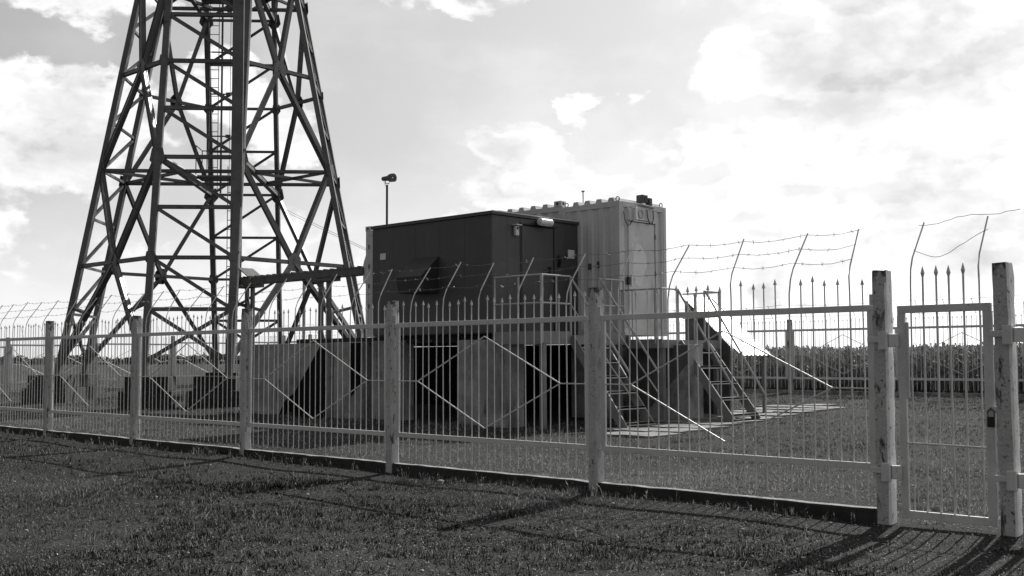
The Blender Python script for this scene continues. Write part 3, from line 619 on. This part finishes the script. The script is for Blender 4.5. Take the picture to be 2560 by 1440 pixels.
# ------------------------------------------------------------------ landings and stairs
def rail_run(t_, pts, z, r=.02, m='rail', name='handrail'):
    part(MB().tube([(x, y, z) for x, y in pts], r, 8), name, m, t_)
land = thing('near_landing', 'steel landing with railings in front of the dark cabin door', 'landing', (-14.0, 15.8, 1.7))
part(MB().box(-14.64, -13.44, 14.69, 17.02, 1.74, 1.765), 'deck_plate', 'fascia', land)
part(MB().box(-14.64, -13.42, 14.655, 14.685, 1.60, 1.83), 'fascia', 'fascia', land, bevel=.004); part(MB().box(-13.44, -13.41, 14.69, 15.44, 1.60, 1.83), 'fascia', 'fascia', land, bevel=.004); part(MB().box(-13.44, -13.41, 16.28, 17.02, 1.60, 1.83), 'fascia', 'fascia', land, bevel=.004)
part(MB().box(-13.44, -13.41, 15.44, 16.28, 1.60, 1.765), 'fascia', 'fascia', land)
for y in (15.1, 15.8, 16.5): part(MB().bar((-14.64, y, 1.68), (-13.45, y, 1.68), .06, .1), 'joist', 'fascia', land)
for z in (2.83, 2.33):
    rail_run(land, [(-14.6, 14.67), (-13.43, 14.67)], z); rail_run(land, [(-13.43, 14.67), (-13.43, 15.45)], z); rail_run(land, [(-13.43, 16.25), (-13.43, 17.0)], z)
for x, y, r_ in ((-14.6, 14.67, .018), (-14.0, 14.67, .016), (-13.43, 14.67, .03), (-13.43, 15.06, .016), (-13.43, 15.45, .02), (-13.43, 16.25, .02), (-13.43, 16.62, .016), (-13.43, 17.0, .02)):
    part(MB().tube([(x, y, 1.62), (x, y, 2.83)], r_, 8), 'baluster', 'rail', land)
for x, y in ((-13.47, 14.74), (-13.47, 16.9)): part(MB().bar((x, y, -.1), (x, y, 1.62), .09, .09), 'support_post', 'fascia', land)
def stairs(label, y0, y1, xa, za, xb, zb, rza, rxb, rzb, n, mid=True, group='steel stairs to the cabin landings'):
    t_ = thing('steel_stairs', label, 'stairs', (xb, (y0 + y1) / 2, zb), group)
    for y in (y0, y1): part(MB().bar((xa, y, za), (xb, y, zb), .035, .17, (1, 0, 1)), 'stringer', 'fascia', t_, bevel=.004)
    for k in range(n):
        f_ = (k + .6) / n; x = xa + (xb - xa) * f_; z = za + (zb - za) * f_
        part(MB().box(x - .11, x + .12, y0 + .02, y1 - .02, z - .01, z + .02).box(x + .105, x + .12, y0 + .02, y1 - .02, z - .03, z + .02), 'tread', 'rail', t_)
    for y in (y0 - .02, y1 + .02):
        part(MB().tube([(xa, y, rza), (rxb, y, rzb)], .021, 8), 'handrail', 'rail', t_)
        if mid: part(MB().tube([(xa, y, rza - .5), (rxb - .0, y, rzb - .38)], .014, 8), 'mid_rail', 'rail', t_)
    return t_
stairs('near flight of steel stairs with slanting handrails, leading down from the dark cabin landing', 15.45, 16.25, -13.42, 1.72, -12.2, .09, 2.83, -12.08, 1.09, 6)
land2 = thing('far_landing', 'steel landing with railings outside the pale cabin door', 'landing', (-13.1, 18.1, 1.7))
part(MB().box(-13.58, -12.62, 17.12, 19.05, 1.655, 1.68), 'deck_plate', 'fascia', land2)
part(MB().box(-13.58, -12.6, 17.08, 17.11, 1.53, 1.70), 'fascia', 'fascia', land2); part(MB().box(-12.62, -12.59, 17.11, 19.05, 1.53, 1.69), 'fascia', 'fascia', land2)
for z in (2.65, 2.16):
    rail_run(land2, [(-13.58, 17.1), (-12.61, 17.1)], z, .017); rail_run(land2, [(-12.61, 17.1), (-12.61, 17.6)], z, .017); rail_run(land2, [(-12.61, 18.5), (-12.61, 19.03)], z, .02); rail_run(land2, [(-13.5, 19.03), (-12.61, 19.03)], z, .017)
for x, y, r_ in ((-13.55, 17.1, .017), (-13.3, 17.1, .014), (-12.75, 17.1, .03), (-12.61, 17.1, .018), (-12.61, 17.6, .032), (-12.61, 18.5, .02), (-12.61, 19.03, .035), (-13.2, 19.03, .03)):
    part(MB().tube([(x, y, 1.62), (x, y, 2.66)], r_, 8), 'baluster', 'rail', land2)
for x, y in ((-12.66, 17.18), (-12.66, 18.95)): part(MB().bar((x, y, -.1), (x, y, 1.53), .08, .08), 'support_post', 'fascia', land2)
stairs('far flight of steel stairs with slanting handrails, leading down from the pale cabin landing', 17.62, 18.5, -12.6, 1.64, -11.45, .18, 2.65, -11.3, .66, 5, False)

# shed with a bright sloping sheet roof behind the far stairs
shed = thing('lean_to_shed', 'low wedge-shaped shed behind the far stairs with a brilliant sunlit sheet-metal slope', 'shed', (-13.0, 20.4, .2))
XA, ZA, XB_, ZB = -13.50, 2.63, -12.13, 1.40; SY0, SY1 = 19.1, 20.1
part(MB().poly([(XA, SY0, 0), (XB_ - .32, SY0, 0), (XB_ - .32, SY0, ZB + .17), (XA, SY0, ZA - .10)], (0, .05, 0)), 'side_wall', 'dark_grey', shed)
for y in (SY1,): part(MB().bar((XB_ - .15, y, 0), (XB_ - .15, y, ZB), .06), 'support_post', 'fascia', shed); part(MB().bar((XA, y, ZA - .05), (XB_, y, ZB - .05), .06), 'rafter', 'fascia', shed)
vs = []; fs = []; nn = 28
for i in range(nn + 1):
    y = SY0 - .05 + (SY1 + .1 - SY0) * i / nn; dz = .012 * math.sin(i * math.pi / 2)
    vs += [(XA - .05, y, ZA + dz), (XB_, y, ZB + dz), (XA - .05, y, ZA + dz - .01), (XB_, y, ZB + dz - .01)]
for i in range(nn): fs += [(4 * i, 4 * i + 1, 4 * i + 5, 4 * i + 4), (4 * i + 2, 4 * i + 6, 4 * i + 7, 4 * i + 3), (4 * i + 1, 4 * i + 3, 4 * i + 7, 4 * i + 5)]
part(MB().add(vs, fs), 'roof_sheet', 'zinc', shed)

# ------------------------------------------------------------------ lattice tower
TA = Vector((-30.471, 18.728, 0)); TY = YAW + .0647
ex = Vector((math.cos(TY), math.sin(TY), 0)); ey_ = Vector((-math.sin(TY), math.cos(TY), 0))
def TP(sx_, sy_, side, z):
    Wd = 4.68 - .19 * z; D = 5.036 - .199 * z
    a, b_ = (sx_ * 1.111, sy_ * D) if side == 'f' else (sx_ * Wd, sy_ * 1.25)
    return TA + ex * a + ey_ * b_ + Vector((0, 0, z))
ZL = [1.30, 2.707, 4.122, 5.540, 6.978, 8.419, 9.836, 11.264, 12.70, 14.13, 15.56, 17.0]
ZT = ZL[-1]; ZB0 = .85
tower = thing('lattice_tower', 'huge dark steel lattice tower with splayed legs, left of the cabins', 'tower', tuple(TA))
LEG = {'E': (-1, -1, 'f'), 'B': (1, -1, 'f'), 'C': (1, -1, 's'), 'c': (1, 1, 's'), 'G': (1, 1, 'f'), 'F': (-1, 1, 'f'), 'a': (-1, 1, 's'), 'A': (-1, -1, 's')}
def T(k, z): return TP(*LEG[k], z)
ctr = lambda z: TA + Vector((0, 0, z))
for k in LEG:
    p0, p1 = T(k, ZB0), T(k, ZT); o = (p0 - ctr(ZB0)); o.z = 0; w = {'A': .26, 'a': .25, 'C': .33, 'c': .33, 'E': .185, 'B': .20, 'F': .18, 'G': .13}[k]
    ax_ = ey_ if k in 'EBFG' else ex; mb = MB(); mb.bar(p0, p1, w, .15, tuple(ax_)); part(mb, 'leg', 'tower', tower, bevel=.008)
def member(k1, z1, k2, z2, w=.12, name='brace', m='tower', t0=0, t1=1):
    a, b_ = (T(k1, z1) if isinstance(k1, str) else Vector(k1)), (T(k2, z2) if isinstance(k2, str) else Vector(k2)); p, q = a.lerp(b_, t0), a.lerp(b_, t1)
    o = (p + q) / 2 - ctr((p.z + q.z) / 2); o.z = 0
    mb = MB(); mb.ang(p, q, w, .016, tuple(o.normalized()) if o.length > .3 else (0, 0, 1)); mb.ang(p, q, w * .8, .012, tuple(-o.normalized()) if o.length > .3 else (0, 0, -1)); return part(mb, name, m, tower)
faces = [('E', 'B'), ('G', 'F'), ('a', 'A'), ('C', 'c')]
for l, r_ in faces:
    s = {'E': .85, 'G': .7}.get(l, .65)
    for i, z in enumerate(ZL):
        if i > 0: member(l, z, r_, z, .125 * s, 'beam')
        if i < len(ZL) - 1 and i > 0:
            member(l, ZL[i + 1], r_, z, .12 * s)
    # bottom bay crossed
    member(l, ZL[1], r_, ZL[0], .13 * s); member(r_, ZL[1], l, ZL[0] - .0, .13 * s)
    # gusset at the crossing
    m_ = (T(l, (ZL[0] + ZL[1]) / 2) + T(r_, (ZL[0] + ZL[1]) / 2)) / 2
diag = [('A', 'E'), ('B', 'C'), ('F', 'a'), ('c', 'G')]
rings = [1.27, 6.978, 12.70]; mids = [4.122, 9.836, 15.3]
for l, r_ in diag:
    for i, zm in enumerate(mids):
        c1 = (T(l, zm) + T(r_, zm)) / 2; lo = rings[i]; hi = rings[i + 1] if i + 1 < len(rings) else ZT
        w = .155 if l in 'AB' else .125
        for k in (l, r_):
            member(k, lo, c1, 0, w); member(c1, 0, k, hi, w)
        member(l, zm, r_, zm, .11, 'beam')
        u = (T(r_, zm) - T(l, zm)).normalized(); nrm = u.cross(Vector((0, 0, 1)))
        g_ = [c1 - u * .22 + Vector((0, 0, .12)), c1 - u * .10 + Vector((0, 0, .26)), c1 + u * .10 + Vector((0, 0, .26)), c1 + u * .22 + Vector((0, 0, .12)), c1 + u * .22 - Vector((0, 0, .12)), c1 + u * .1 - Vector((0, 0, .26)), c1 - u * .1 - Vector((0, 0, .26)), c1 - u * .22 - Vector((0, 0, .12))]
        part(MB().poly([p + nrm * .05 for p in g_], tuple(nrm * .015)), 'gusset_plate', 'tower', tower)
    # sub-braces of the lowest bay
    c1 = (T(l, mids[0]) + T(r_, mids[0])) / 2
    for k, o_ in ((l, r_), (r_, l)) if l in 'AB' else ():
        q1 = T(k, rings[0]).lerp(c1, .5); member(q1, 0, k, 2.9, .09)
# gussets at the ring nodes
for k in LEG:
    for z in (6.978, 12.70, 9.836, 4.122):
        p = T(k, z); o = p - ctr(z); o.z = 0; o.normalize(); u = o.cross(Vector((0, 0, 1))); s = .24 if z in (6.978, 12.7) else .17
        g_ = [p + u * s * .7 + Vector((0, 0, s)), p + u * s + Vector((0, 0, -s * .4)), p + u * s * .5 - Vector((0, 0, s)), p - u * s * .5 - Vector((0, 0, s)), p - u * s - Vector((0, 0, s * .4)), p - u * s * .7 + Vector((0, 0, s))]
        part(MB().poly([q + o * .04 for q in g_], tuple(o * .014)), 'gusset_plate', 'tower', tower)
# horizontal diaphragms
for z in (6.978, 12.70):
    member('A', z, 'C', z, .10, 'beam'); member('a', z, 'c', z, .10, 'beam'); member('E', z, 'F', z, .13, 'beam'); member('B', z, 'G', z, .15, 'beam')
    i1 = T('A', z).lerp(T('C', z), .36); i2 = T('a', z).lerp(T('c', z), .36); j1 = T('A', z).lerp(T('C', z), .64); j2 = T('a', z).lerp(T('c', z), .64)
    member('a', z, i1, 0, .09, 'beam'); member('A', z, i2, 0, .09, 'beam'); member('c', z, j1, 0, .09, 'beam'); member('C', z, j2, 0, .09, 'beam')
    pc = ctr(z) + ex * (-.25) + ey_ * .4
    q_ = [pc - ex * .6 - ey_ * .45, pc + ex * .5 - ey_ * .45, pc + ex * .5 + ey_ * .45, pc - ex * .6 + ey_ * .45]
    part(MB().poly([p + Vector((0, 0, .03)) for p in q_], (0, 0, .05)), 'rest_platform', 'tower', tower)
    mb = MB()
    for p in q_: mb.tube([p + Vector((0, 0, .05)), p + Vector((0, 0, 1.0))], .018, 6)
    mb.tube([q_[0] + Vector((0, 0, 1.0)), q_[3] + Vector((0, 0, 1.0)), q_[2] + Vector((0, 0, 1.0))], .018, 6); part(mb, 'platform_rail', 'tower', tower)
    # catwalk from the corner to the platform
    a, b_ = T('E', z).lerp(T('F', z), .04), pc - ex * .6
    part(MB().bar(tuple(a + Vector((0, 0, .05))), tuple(b_ + Vector((0, 0, .05))), .16, .04), 'catwalk', 'patch', tower)
# ladders
def ladder(o2, z0, z1, w=.30, cage=True):
    base = TA + ex * o2[0] + ey_ * o2[1]; lad = thing('ladder', None, None, (0, 0, 0)); lad.parent = tower
    for s in (-1, 1): part(MB().bar(tuple(base + ex * s * w / 2 + Vector((0, 0, z0))), tuple(base + ex * s * w / 2 + Vector((0, 0, z1))), .035, .02, tuple(ex)), 'ladder_rail', 'tower', lad)
    k = z0 + .15
    while k < z1: part(MB().tube([base - ex * w / 2 + Vector((0, 0, k)), base + ex * w / 2 + Vector((0, 0, k))], .013, 5), 'rung', 'tower', lad); k += .30
ladder((-.86, 2.6), 7.0, ZT, .30); ladder((-.05, 1.5), 1.2, 7.6, .22)
for o2, w in (((-.62, 2.7), .075), ((-.36, 2.8), .02), ((-1.04, 2.45), .02)):
    base = TA + ex * o2[0] + ey_ * o2[1]; part(MB().tube([base + Vector((0, 0, 6.9)), base + Vector((0, 0, ZT))], w / 2, 6), 'riser_pipe', 'tower', tower)
z = 7.4
while z < ZT:
    base = TA + ex * -.48 + ey_ * 2.75 + Vector((0, 0, z)); part(MB().bar(tuple(base - ex * .5), tuple(base + ex * .12), .04, .04), 'pipe_bracket', 'tower', tower)
    part(MB().bar(tuple(base + ex * .0), tuple(base + ex * .16), .12, .10), 'pipe_clamp', 'tower', tower); z += 1.43
# waveguide duct up the front right leg
bpnt = T('B', 4.1) - ex * .02 + ey_ * .30
part(MB().bar(tuple(Vector((bpnt.x, bpnt.y, 3.3))), tuple(Vector((bpnt.x, bpnt.y, ZT))), .30, .12, tuple(ey_)), 'cable_duct', 'tower', tower)
# pale strip added to paint the sunlit edge of the front right leg
part(MB().bar(tuple(T('B', 1.0) + ex * .125 - ey_ * .03), tuple(T('B', ZT) + ex * .125 - ey_ * .03), .055, .03, tuple(ey_)), 'lit_edge_strip', 'patch', tower)
part(MB().bar(tuple(T('G', 1.0) + ex * .085), tuple(T('G', ZT) + ex * .085), .03, .02, tuple(ey_)), 'lit_edge_strip', 'patch', tower)  # second pale strip, painting the sunlit edge of the rear right leg
# footings
def footing(pts_c, hx_, hy_, ang_, zt=.92):
    c_ = Vector(pts_c); a = ex * math.cos(ang_) + ey_ * math.sin(ang_); b_ = a.cross(Vector((0, 0, 1)))
    def q(h1, h2): return [c_ + a * h1 + b_ * h2, c_ - a * h1 + b_ * h2, c_ - a * h1 - b_ * h2, c_ + a * h1 - b_ * h2]
    part(MB().poly([Vector((p.x, p.y, .55)) for p in q(hx_, hy_)], (0, 0, zt - .55)).poly([Vector((p.x, p.y, -.3)) for p in q(hx_ + .12, hy_ + .12)], (0, 0, .85)), 'footing', 'footing', tower, bevel=.02)
for k in 'EBGF': footing(T(k, 0) + ex * (.25 if k in 'EF' else -.25), .55, .5, 0)
for l, r_ in (('A', 'a'), ('C', 'c')):
    footing((T(l, 0) + T(r_, 0)) / 2, 1.75, .5, math.pi / 2)

# ------------------------------------------------------------------ cable bridge
br = thing('cable_bridge', 'dark elevated cable bridge running from the container to the front leg of the tower', 'cable bridge', (-24, 16.8, 3.4))
A_, B_ = Vector((-21.62, 17.35, 3.50)), Vector((-26.6, 16.95, 3.46)); dB = (B_ - A_).normalized(); nB = dB.cross(Vector((0, 0, 1)))
for s in (-.18, .18): part(MB().bar(tuple(A_ + nB * s), tuple(B_ + nB * s), .05, .16), 'girder', 'tower', br)
for k in range(20):
    p = A_.lerp(B_, (k + .5) / 20) + Vector((0, 0, .10)); part(MB().bar(tuple(p - nB * .24), tuple(p + nB * .24), .06, .05), 'tray_rung', 'tower', br)
for s in (-.10, 0, .1): part(MB().tube([A_ + nB * s + Vector((0, 0, .05)), B_ + nB * s + Vector((0, 0, .05))], .035, 6), 'cable', 'black', br)
for tt, w in ((.32, .30), (.93, .24)):
    p = A_.lerp(B_, tt)
    for s in (-1, 1):
        q0 = p + dB * s * w / 2; part(MB().bar((q0.x, q0.y, -.1), (q0.x, q0.y, 3.42), .10 if w > .25 else .08, .10, tuple(dB)), 'post', 'tower', br)
    for j in range(3):
        z0 = .5 + j * .95; a, b_ = p - dB * w / 2, p + dB * w / 2; part(MB().bar((a.x, a.y, z0), (b_.x, b_.y, z0 + .8), .025), 'lacing', 'tower', br)
    part(MB().bar(tuple(p - dB * .42 - Vector((0, 0, .12))), tuple(p + dB * .42 - Vector((0, 0, .12))), .3, .1), 'bearing_beam', 'tower', br)
p = A_.lerp(B_, .97)
part(MB().poly([p + Vector((0, 0, .35)) - nB * .25, p + Vector((0, 0, .35)) + nB * .25, p + nB * .25 + dB * -.55 + Vector((0, 0, .02)), p - nB * .25 + dB * -.55 + Vector((0, 0, .02))], (0, 0, .03)), 'duct_elbow', 'tower_mid', br)
# thin guy cables from the tower to the container roof
for s in (-.06, .06):
    a = T('G', 6.6); part(MB().tube([a + Vector((s, s, 0)), Vector((-21.6, 18.6 + s, 3.6))], .006, 4), 'stay_cable', 'wire', br)
lp = thing('light_pole', 'slim pale pole with a small round fitting, standing beyond the tower', 'pole', (-36.4, 26.0, 0))
lx, ly = -36.4, 26.0
part(MB().tube([(lx, ly, 0), (lx, ly, 4.5)], .062, 8), 'pole', 'rail', lp); part(MB().tube([(lx - .2, ly - .15, 2.55), (lx - .19, ly - .14, 2.72)], .10, 10), 'round_fitting', 'patch', lp)

# ------------------------------------------------------------------ paving path
path = bpy.data.objects.new('path', None); COL.objects.link(path); path['kind'] = 'structure'
sm = {}
for j in range(11):
    for i in range(3):
        if (j, i) in ((0, 0), (10, 0), (10, 2)): continue
        x = -12.35 - j * .10 + i * .62 + (.18 if j < 3 else 0) + random.uniform(-.015, .015); y = 14.5 + j * .86 + random.uniform(-.015, .015)
        k = random.randrange(4)
        if k not in sm:
            m_ = MB(); c4 = [(-.295 + random.uniform(-.01, .01), -.41), (.295, -.41 + random.uniform(-.015, .01)), (.295 + random.uniform(-.01, .008), .41), (-.295, .41)]
            m_.poly([(a, b_, -.05) for a, b_ in c4], (0, 0, .07)); sm[k] = m_.mesh('slab', 'slab')
        o = link('slab', sm[k], path, (x, y, GZ(x, y) + .012)); o.rotation_euler = (random.uniform(-.012, .012), random.uniform(-.012, .012), random.uniform(-.02, .02))

# ------------------------------------------------------------------ grass, stones, corn, far bushes (numpy meshes)
FWD2 = np.array([-math.sin(YAW), math.cos(YAW)]); RT2 = np.array([math.cos(YAW), math.sin(YAW)])
def view_points(n, d0, d1, power=1., margin=1.12):
    """random ground points inside the wedge the place is seen through, a bit wider than the frame"""
    u = rng.random(n); d = (d0 ** power + u * (d1 ** power - d0 ** power)) ** (1 / power)
    s = (rng.random(n) * 2 - 1) * .455 * margin * d
    P = d[:, None] * FWD2 + s[:, None] * RT2; return P[:, 0], P[:, 1], d
def mesh_np(name, V, nper, tone, m):
    n = len(V) // nper; me = bpy.data.meshes.new(name); me.vertices.add(len(V)); me.vertices.foreach_set('co', V.astype(np.float32).ravel())
    me.loops.add(len(V)); me.loops.foreach_set('vertex_index', np.arange(len(V), dtype=np.int32)); me.polygons.add(n)
    me.polygons.foreach_set('loop_start', np.arange(0, len(V), nper, dtype=np.int32)); me.update(calc_edges=True)
    at = me.attributes.new('tone', 'FLOAT', 'POINT'); at.data.foreach_set('value', np.repeat(tone, nper).astype(np.float32)); me.materials.append(M[m])
    return link(name, me)
def patch(x, y, s, seed):
    r = np.random.default_rng(seed); v = np.zeros_like(x)
    for _ in range(7):
        a = r.random() * 6.28; f_ = s * (.6 + r.random() * 1.6); v += np.sin((x * math.cos(a) + y * math.sin(a)) * f_ + r.random() * 6.28)
    return v / 2.6
def inside_any(x, y):
    b_ = (x > -23.2) & (x < -13.9) & (y > 14.6) & (y < 19.6)
    p_ = (y > 14.1) & (y < 21) & (x > -12.75 - (y - 14.5) * .116 + (y < 17.2) * .18) & (x < -10.75 - (y - 14.5) * .116 + (y < 17.2) * .18)
    return b_ | (p_ & (rng.random(np.shape(x)) > .16))
def blades(name, n, d0, d1, power, hmin, hmax, w, label, lean=.8, pert=3):
    x, y, d = view_points(n, d0, d1, power); keep = ~inside_any(x, y) & (y < 27.6) & ~((np.abs(y - YF) < .075)) & (y > -3)
    dens = patch(x, y, 1.5, 5) * .3 + patch(x, y, 6, 6) * .5 + patch(x, y, 17, 61) * .5
    bare = np.clip((x + 7.5) / 3, 0, 1) * (y < 9)
    worn = np.clip((patch(x, y, 1.3, 71) + patch(x, y, 3.1, 72) * .6 - .75) * 3, 0, 1)
    keep &= rng.random(len(x)) < np.clip(.70 + dens * .42 - bare * .33, .12, 1) * (1 - .82 * worn); x, y, d = x[keep], y[keep], d[keep]
    hp = np.clip(.8 + patch(x, y, 2.2, 8) * .18 + patch(x, y, 9, 9) * .3 + patch(x, y, 23, 10) * .25, .3, 1.8)
    tall = (np.abs(y - YF + .12) < .1) * .7 + ((x > -23.5) & (x < -12) & (y > 13.9) & (y < 14.7)) * 1.0
    N = len(x); x = np.repeat(x, pert) + rng.normal(0, .012, N * pert); y = np.repeat(y, pert) + rng.normal(0, .012, N * pert); hp = np.repeat(hp + tall * rng.random(N), pert); dd = np.repeat(d, pert)
    N *= pert; h = (hmin + (hmax - hmin) * rng.random(N) ** 1.6) * hp; a = rng.random(N) * 6.283; ww = w * (.6 + .8 * rng.random(N)) * (dd / d0) ** .45
    la = rng.random(N) * 6.283; le = lean * rng.random(N) * h; z = gz(x, y) - .004
    ca, sa = np.cos(a) * ww / 2, np.sin(a) * ww / 2
    V = np.empty((N, 3, 3)); V[:, 0] = np.stack([x - ca, y - sa, z], 1); V[:, 1] = np.stack([x + ca, y + sa, z], 1); V[:, 2] = np.stack([x + np.cos(la) * le, y + np.sin(la) * le, z + h], 1)
    tone = np.clip(rng.random(N) ** 5 * .6 + patch(x, y, 1.1, 12) * .08 + patch(x, y, 14, 13) * .04 + .035 + (rng.random(N) > .955) * .65 + (y > 9) * .12 + ((y > 9) & (y < 13.5)) * .10, 0, 1)
    return tag(mesh_np(name, V.reshape(-1, 3), 3, tone, 'grass'), label, 'grass', kind='stuff')
blades('grass', 130000, 5.2, 13, 1.5, .008, .048, .0075, 'short rough grass outside the fence in the foreground')
blades('grass', 150000, 12, 40, 1.35, .012, .065, .012, 'rough grass inside the compound around the cabins')
# pale stones and litter
x, y, d = view_points(16000, 5.2, 26, 1.3); k = ~inside_any(x, y) & (y < 27); k &= rng.random(len(x)) < np.where(x > -7.5, .9, .3); x, y = x[k], y[k]
vs = []; fs = []
for xx, yy in zip(x, y):
    s = rng.uniform(.003, .009) * (2.6 if rng.random() < .012 else 1); z = GZ(xx, yy) + s * .25 + .006; a = rng.random() * 6.28
    pts = [(math.cos(a + q * 1.2566) * s * rng.uniform(.7, 1.3), math.sin(a + q * 1.2566) * s * rng.uniform(.6, 1.1)) for q in range(5)]; n0 = len(vs)
    vs += [(xx + p, yy + q, z - s * .3) for p, q in pts] + [(xx + p * .6, yy + q * .6, z + s * .12) for p, q in pts]
    fs += [tuple(n0 + 5 + q for q in range(5))] + [(n0 + q, n0 + (q + 1) % 5, n0 + 5 + (q + 1) % 5, n0 + 5 + q) for q in range(5)]
me = bpy.data.meshes.new('gravel'); me.from_pydata(vs, [], fs); me.materials.append(M['stone']); tag(link('gravel', me), 'scattered pale pebbles and litter lying in the grass', 'gravel', kind='stuff')
# dry straw and clippings lying flat in the turf
x, y, d = view_points(17000, 5.2, 24, 1.3); k = ~inside_any(x, y) & (y < 26) & (np.abs(y - YF) > .1); x, y = x[k], y[k]; N = len(x)
a = rng.random(N) * 6.28; L = rng.uniform(.012, .055, N); w_ = rng.uniform(.0015, .0035, N); z = gz(x, y) + rng.uniform(.004, .02, N); c_, s_ = np.cos(a), np.sin(a)
V = np.stack([np.stack([x - s_ * w_, y + c_ * w_, z], 1), np.stack([x + s_ * w_, y - c_ * w_, z], 1), np.stack([x + c_ * L, y + s_ * L, z + rng.uniform(0, .012, N)], 1)], 1)
tag(mesh_np('straw', V.reshape(-1, 3), 3, rng.uniform(.5, 1, N), 'grass'), 'dry pale straw scattered flat over the turf', 'straw', kind='stuff')
# taller weeds along the kerb and here and there in the turf
wx = np.concatenate([rng.uniform(-26, -4.4, 150), rng.uniform(-12, -1.5, 40), rng.uniform(-22, -13, 60)]); wy = np.concatenate([rng.uniform(8.6, 8.76, 150), rng.uniform(4, 8.4, 40), rng.uniform(14.0, 14.6, 60)])
V = []; tn = []
for a, b_ in zip(wx, wy):
    hh_ = rng.uniform(.05, .16) * (1.0 if b_ > 8.5 else .6); z = GZ(a, b_)
    for _ in range(rng.integers(5, 12)):
        t_ = rng.random() * 6.28; l_ = hh_ * rng.uniform(.4, 1); s_ = l_ * rng.uniform(.1, .8); w_ = rng.uniform(.002, .006); c_ = np.array([math.cos(t_), math.sin(t_)]); p = np.array([a, b_]) + rng.normal(0, .012, 2); n_ = np.array([-c_[1], c_[0]]) * w_
        m_ = p + c_ * s_ * .4; e_ = p + c_ * s_
        V += [[*(p - n_), z], [*(p + n_), z], [*m_, z + l_ * .7], [*(m_ - n_ * .8), z + l_ * .65], [*(m_ + n_ * .8), z + l_ * .65], [*e_, z + l_]]; tn += [rng.random() ** 2] * 2
tag(mesh_np('weeds', np.array(V), 3, np.array(tn), 'grass'), 'taller weeds growing along the fence kerb and the concrete piers', 'weeds', kind='stuff')
# one lying stone by the kerb and rubble by the stairs
def rock(x, y, s, label, group=None):
    bm = bmesh.new(); bmesh.ops.create_icosphere(bm, subdivisions=2, radius=s)
    for v_ in bm.verts: v_.co = Vector((v_.co.x * 1.3, v_.co.y, v_.co.z * .6)) * random.uniform(.85, 1.12)
    me = bpy.data.meshes.new('rock'); bm.to_mesh(me); bm.free(); me.materials.append(M['stone']); tag(link('rock', me, None, (x, y, GZ(x, y) + s * .3)), label, 'rock', group)
rock(-9.42, 8.60, .035, 'small pale rock lying against the fence kerb')
# corn field
def corn(name, n, d0, d1, per, hgt, label, wide=.0):
    vs_all = []; tone = []
    x = rng.uniform(-34, 14, n * 3); y = YB + d0 + (d1 - d0) * rng.random(n * 3) ** 1.0
    x = np.round(x / .0001) * .0001; y = np.round((y - YB) / .65) * .65 + YB + rng.normal(0, .05, n * 3)
    X2, Y2 = x, y; dep = X2 * FWD2[0] + Y2 * FWD2[1]; sid = X2 * RT2[0] + Y2 * RT2[1]; k = (np.abs(sid) < .5 * dep) & (X2 < 12); x, y = x[k][:n], y[k][:n]; N = len(x)
    z0 = gz(x, y); H = hgt * (.92 + .10 * rng.random(N)) + patch(x, y, .8, 21) * .035
    V = []
    sw = .014 + wide
    a = rng.random(N) * 6.28; ca, sa = np.cos(a) * sw, np.sin(a) * sw
    V.append(np.stack([np.stack([x - ca, y - sa, z0], 1), np.stack([x + ca, y + sa, z0], 1), np.stack([x, y, z0 + H], 1)], 1)); tone.append(rng.random(N) * .4)
    for j in range(per):
        hb_ = H * (.15 + .75 * (j + rng.random(N)) / per); a = rng.random(N) * 6.28; L = .24 * (.6 + .7 * rng.random(N)); w = .019 + wide
        c_, s_ = np.cos(a), np.sin(a); p0 = np.stack([x, y, z0 + hb_], 1); up_ = .22 * rng.random(N) + .05
        pm_ = np.stack([x + c_ * L * .5, y + s_ * L * .5, z0 + hb_ + up_], 1); pe = np.stack([x + c_ * L, y + s_ * L, z0 + hb_ + up_ * .9 - .28 * rng.random(N)], 1)
        sd = np.stack([-s_ * w, c_ * w, np.zeros(N)], 1); tn = np.clip(.15 + .8 * rng.random(N) ** 1.8, 0, 1)
        V.append(np.stack([p0, pm_ + sd, pm_ - sd], 1)); tone.append(tn); V.append(np.stack([pm_ - sd, pm_ + sd, pe], 1)); tone.append(tn)
    V = np.concatenate(V, 0).reshape(-1, 3); return tag(mesh_np(name, V, 3, np.concatenate(tone), 'corn'), label, 'corn', kind='stuff')
corn('corn_field', 7500, .7, 9, 14, 1.22, 'dense standing corn just beyond the back fence on the right')
corn('corn_field', 9000, 9, 60, 8, 1.24, 'farther rows of corn stretching towards the horizon', .03)
# far tree line
N = 26000; ang = rng.uniform(-.62, .62, N); dist = rng.uniform(300, 330, N); lob = patch(ang * 100, ang * 0, .9, 33) * .5 + patch(ang * 100, ang * 0, 3.3, 34) * .4
hh = np.clip(2.0 + lob * .8, 1.0, 4.5) * rng.random(N) ** .7; P = dist[:, None] * (FWD2 * 1.0 + np.tan(ang)[:, None] * RT2); s = .35 + .5 * rng.random(N)
c_ = np.stack([P[:, 0], P[:, 1], .4 + hh], 1); V = c_[:, None, :] + rng.normal(0, 1, (N, 3, 3)) * s[:, None, None] * np.array([1, 1, .7])
tag(mesh_np('tree_line', V.reshape(-1, 3), 3, rng.random(N), 'bush'), 'low dark tree line on the far horizon', 'trees', kind='stuff')

# ------------------------------------------------------------------ render settings
S.render.engine = 'CYCLES'
